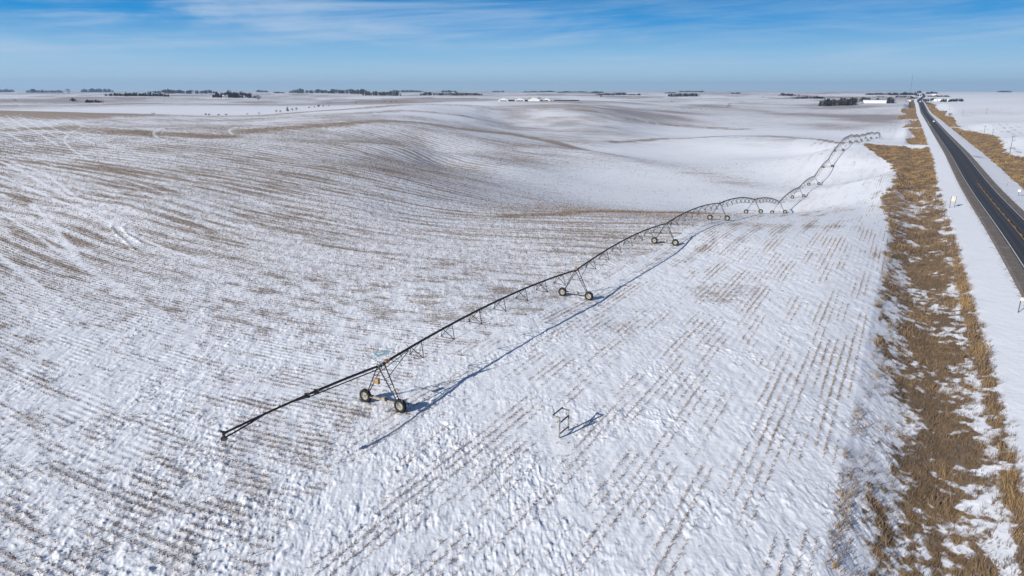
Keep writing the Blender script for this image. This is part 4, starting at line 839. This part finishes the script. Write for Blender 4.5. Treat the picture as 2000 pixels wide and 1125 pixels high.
# ------------------------------------------------------------------ air, sky, sun, camera
m=bpy.data.materials.new('haze');m.use_nodes=True;m.node_tree.nodes.clear();k=NT_(m); v=k.new('ShaderNodeVolumePrincipled');o_=k.new('ShaderNodeOutputMaterial'); v.inputs['Color'].default_value=(.52,.73,1,1);v.inputs['Density'].default_value=6e-5;v.inputs['Anisotropy'].default_value=.2;k.l.new(v.outputs[0],o_.inputs['Volume'])
zlo=min(float(GRID.min())-14,-30.);mb=MB(); mb.box((0,0,(zlo+175)/2),(13800,13800,(175-zlo)/2)); o=mb.build('haze',m); tag(o,kind='stuff'); o.display_type='WIRE'
SUN_AZ,SUN_EL=R_(230),R_(23)
w=bpy.data.worlds.new('World');scene.world=w;w.use_nodes=True;w.node_tree.nodes.clear();k=NT_(w)
g=k.new('ShaderNodeTexCoord').outputs['Generated']; sx=k.new('ShaderNodeSeparateXYZ');k.l.new(g,sx.inputs[0]); z=k.math('MAXIMUM',sx.outputs[2],0.)
sky=k.new('ShaderNodeTexSky',sky_type='NISHITA',sun_disc=False,sun_elevation=SUN_EL,sun_rotation=SUN_AZ,altitude=500,air_density=1.,dust_density=.4,ozone_density=2.5)
vec=k.comb(sx.outputs[0],sx.outputs[1],k.math('ADD',k.math('MULTIPLY',z,2.6),.06)); k.l.new(vec,sky.inputs[0])
r=k.new('ShaderNodeValToRGB');k.l.new(k.math('MULTIPLY',z,1/.30),r.inputs[0]); e=r.color_ramp.elements
SKYC=[(0.,(.55,.80,1.02)),(.09,(.48,.79,1.07)),(.17,(.32,.68,1.04)),(.31,(.012,.38,.92)),(.6,(.006,.13,.44)),(1.,(.012,.10,.34))]
e[0].position=0;e[0].color=(*SKYC[0][1],1);e[1].position=1;e[1].color=(*SKYC[-1][1],1)
for p,c in SKYC[1:-1]: x=e.new(p);x.color=(*c,1)
azm=k.math('ARCTAN2',sx.outputs[0],sx.outputs[1])
cv=k.comb(k.math('ADD',k.math('MULTIPLY',azm,1.0),k.math('MULTIPLY',z,1.6)),k.math('MULTIPLY',z,9.),0.)
n1=k.noise(cv,2.3,6,.58,.8); n2=k.noise(k.comb(k.math('MULTIPLY',azm,.9),k.math('ADD',k.math('MULTIPLY',z,22.),k.math('MULTIPLY',azm,-1.2)),2.),2.2,6,.62,.5)
cl=k.math('MULTIPLY',k.sstep(k.math('ADD',k.math('MULTIPLY',n1,.62),k.math('MULTIPLY',n2,.42)),.42,.70),.85)
cl=k.math('MULTIPLY',cl,k.sstep(z,.0,.05)); cl=k.math('MULTIPLY',cl,k.math('SUBTRACT',1.,k.math('MULTIPLY',k.math('MULTIPLY',k.sstep(azm,-.15,.45),k.sstep(z,.05,.10)),.55)))
SG=k.new('ShaderNodeVectorMath',operation='SCALE');k.l.new(r.outputs[0],SG.inputs[0]);SG.inputs['Scale'].default_value=9.0
CLC=(.62*9.0,.82*9.0,1.07*9.0)
vis=k.mix(cl,SG.outputs[0],CLC)
final=k.mix(k.math('MULTIPLY',k.sstep(z,.16,.42),.6),vis,sky.outputs[0])
final=k.mix(.08,final,sky.outputs[0])
b=k.new('ShaderNodeBackground');b.inputs['Strength'].default_value=.070;k.l.new(final,b.inputs[0]);ow=k.new('ShaderNodeOutputWorld');k.l.new(b.outputs[0],ow.inputs[0])
l=bpy.data.lights.new('sun','SUN');l.energy=5.;l.angle=R_(.5);l.color=(1.,.96,.915);so=link(bpy.data.objects.new('sun',l))
so.rotation_euler=(R_(90)-SUN_EL,0,math.pi-SUN_AZ)
cam=bpy.data.cameras.new('camera');cam.sensor_width=36;cam.lens=F/2000*36;cam.clip_start=.5;cam.clip_end=60000;co=link(bpy.data.objects.new('camera',cam));co.location=(0,0,H);co.rotation_euler=(R_(90)-PIT,0,0);scene.camera=co
scene.view_settings.view_transform='Standard';scene.view_settings.look='None';scene.view_settings.exposure=.30;scene.view_settings.gamma=1
scene.render.resolution_x=1024;scene.render.resolution_y=576
scene.cycles.max_bounces=6;scene.cycles.volume_bounces=0;scene.cycles.diffuse_bounces=3
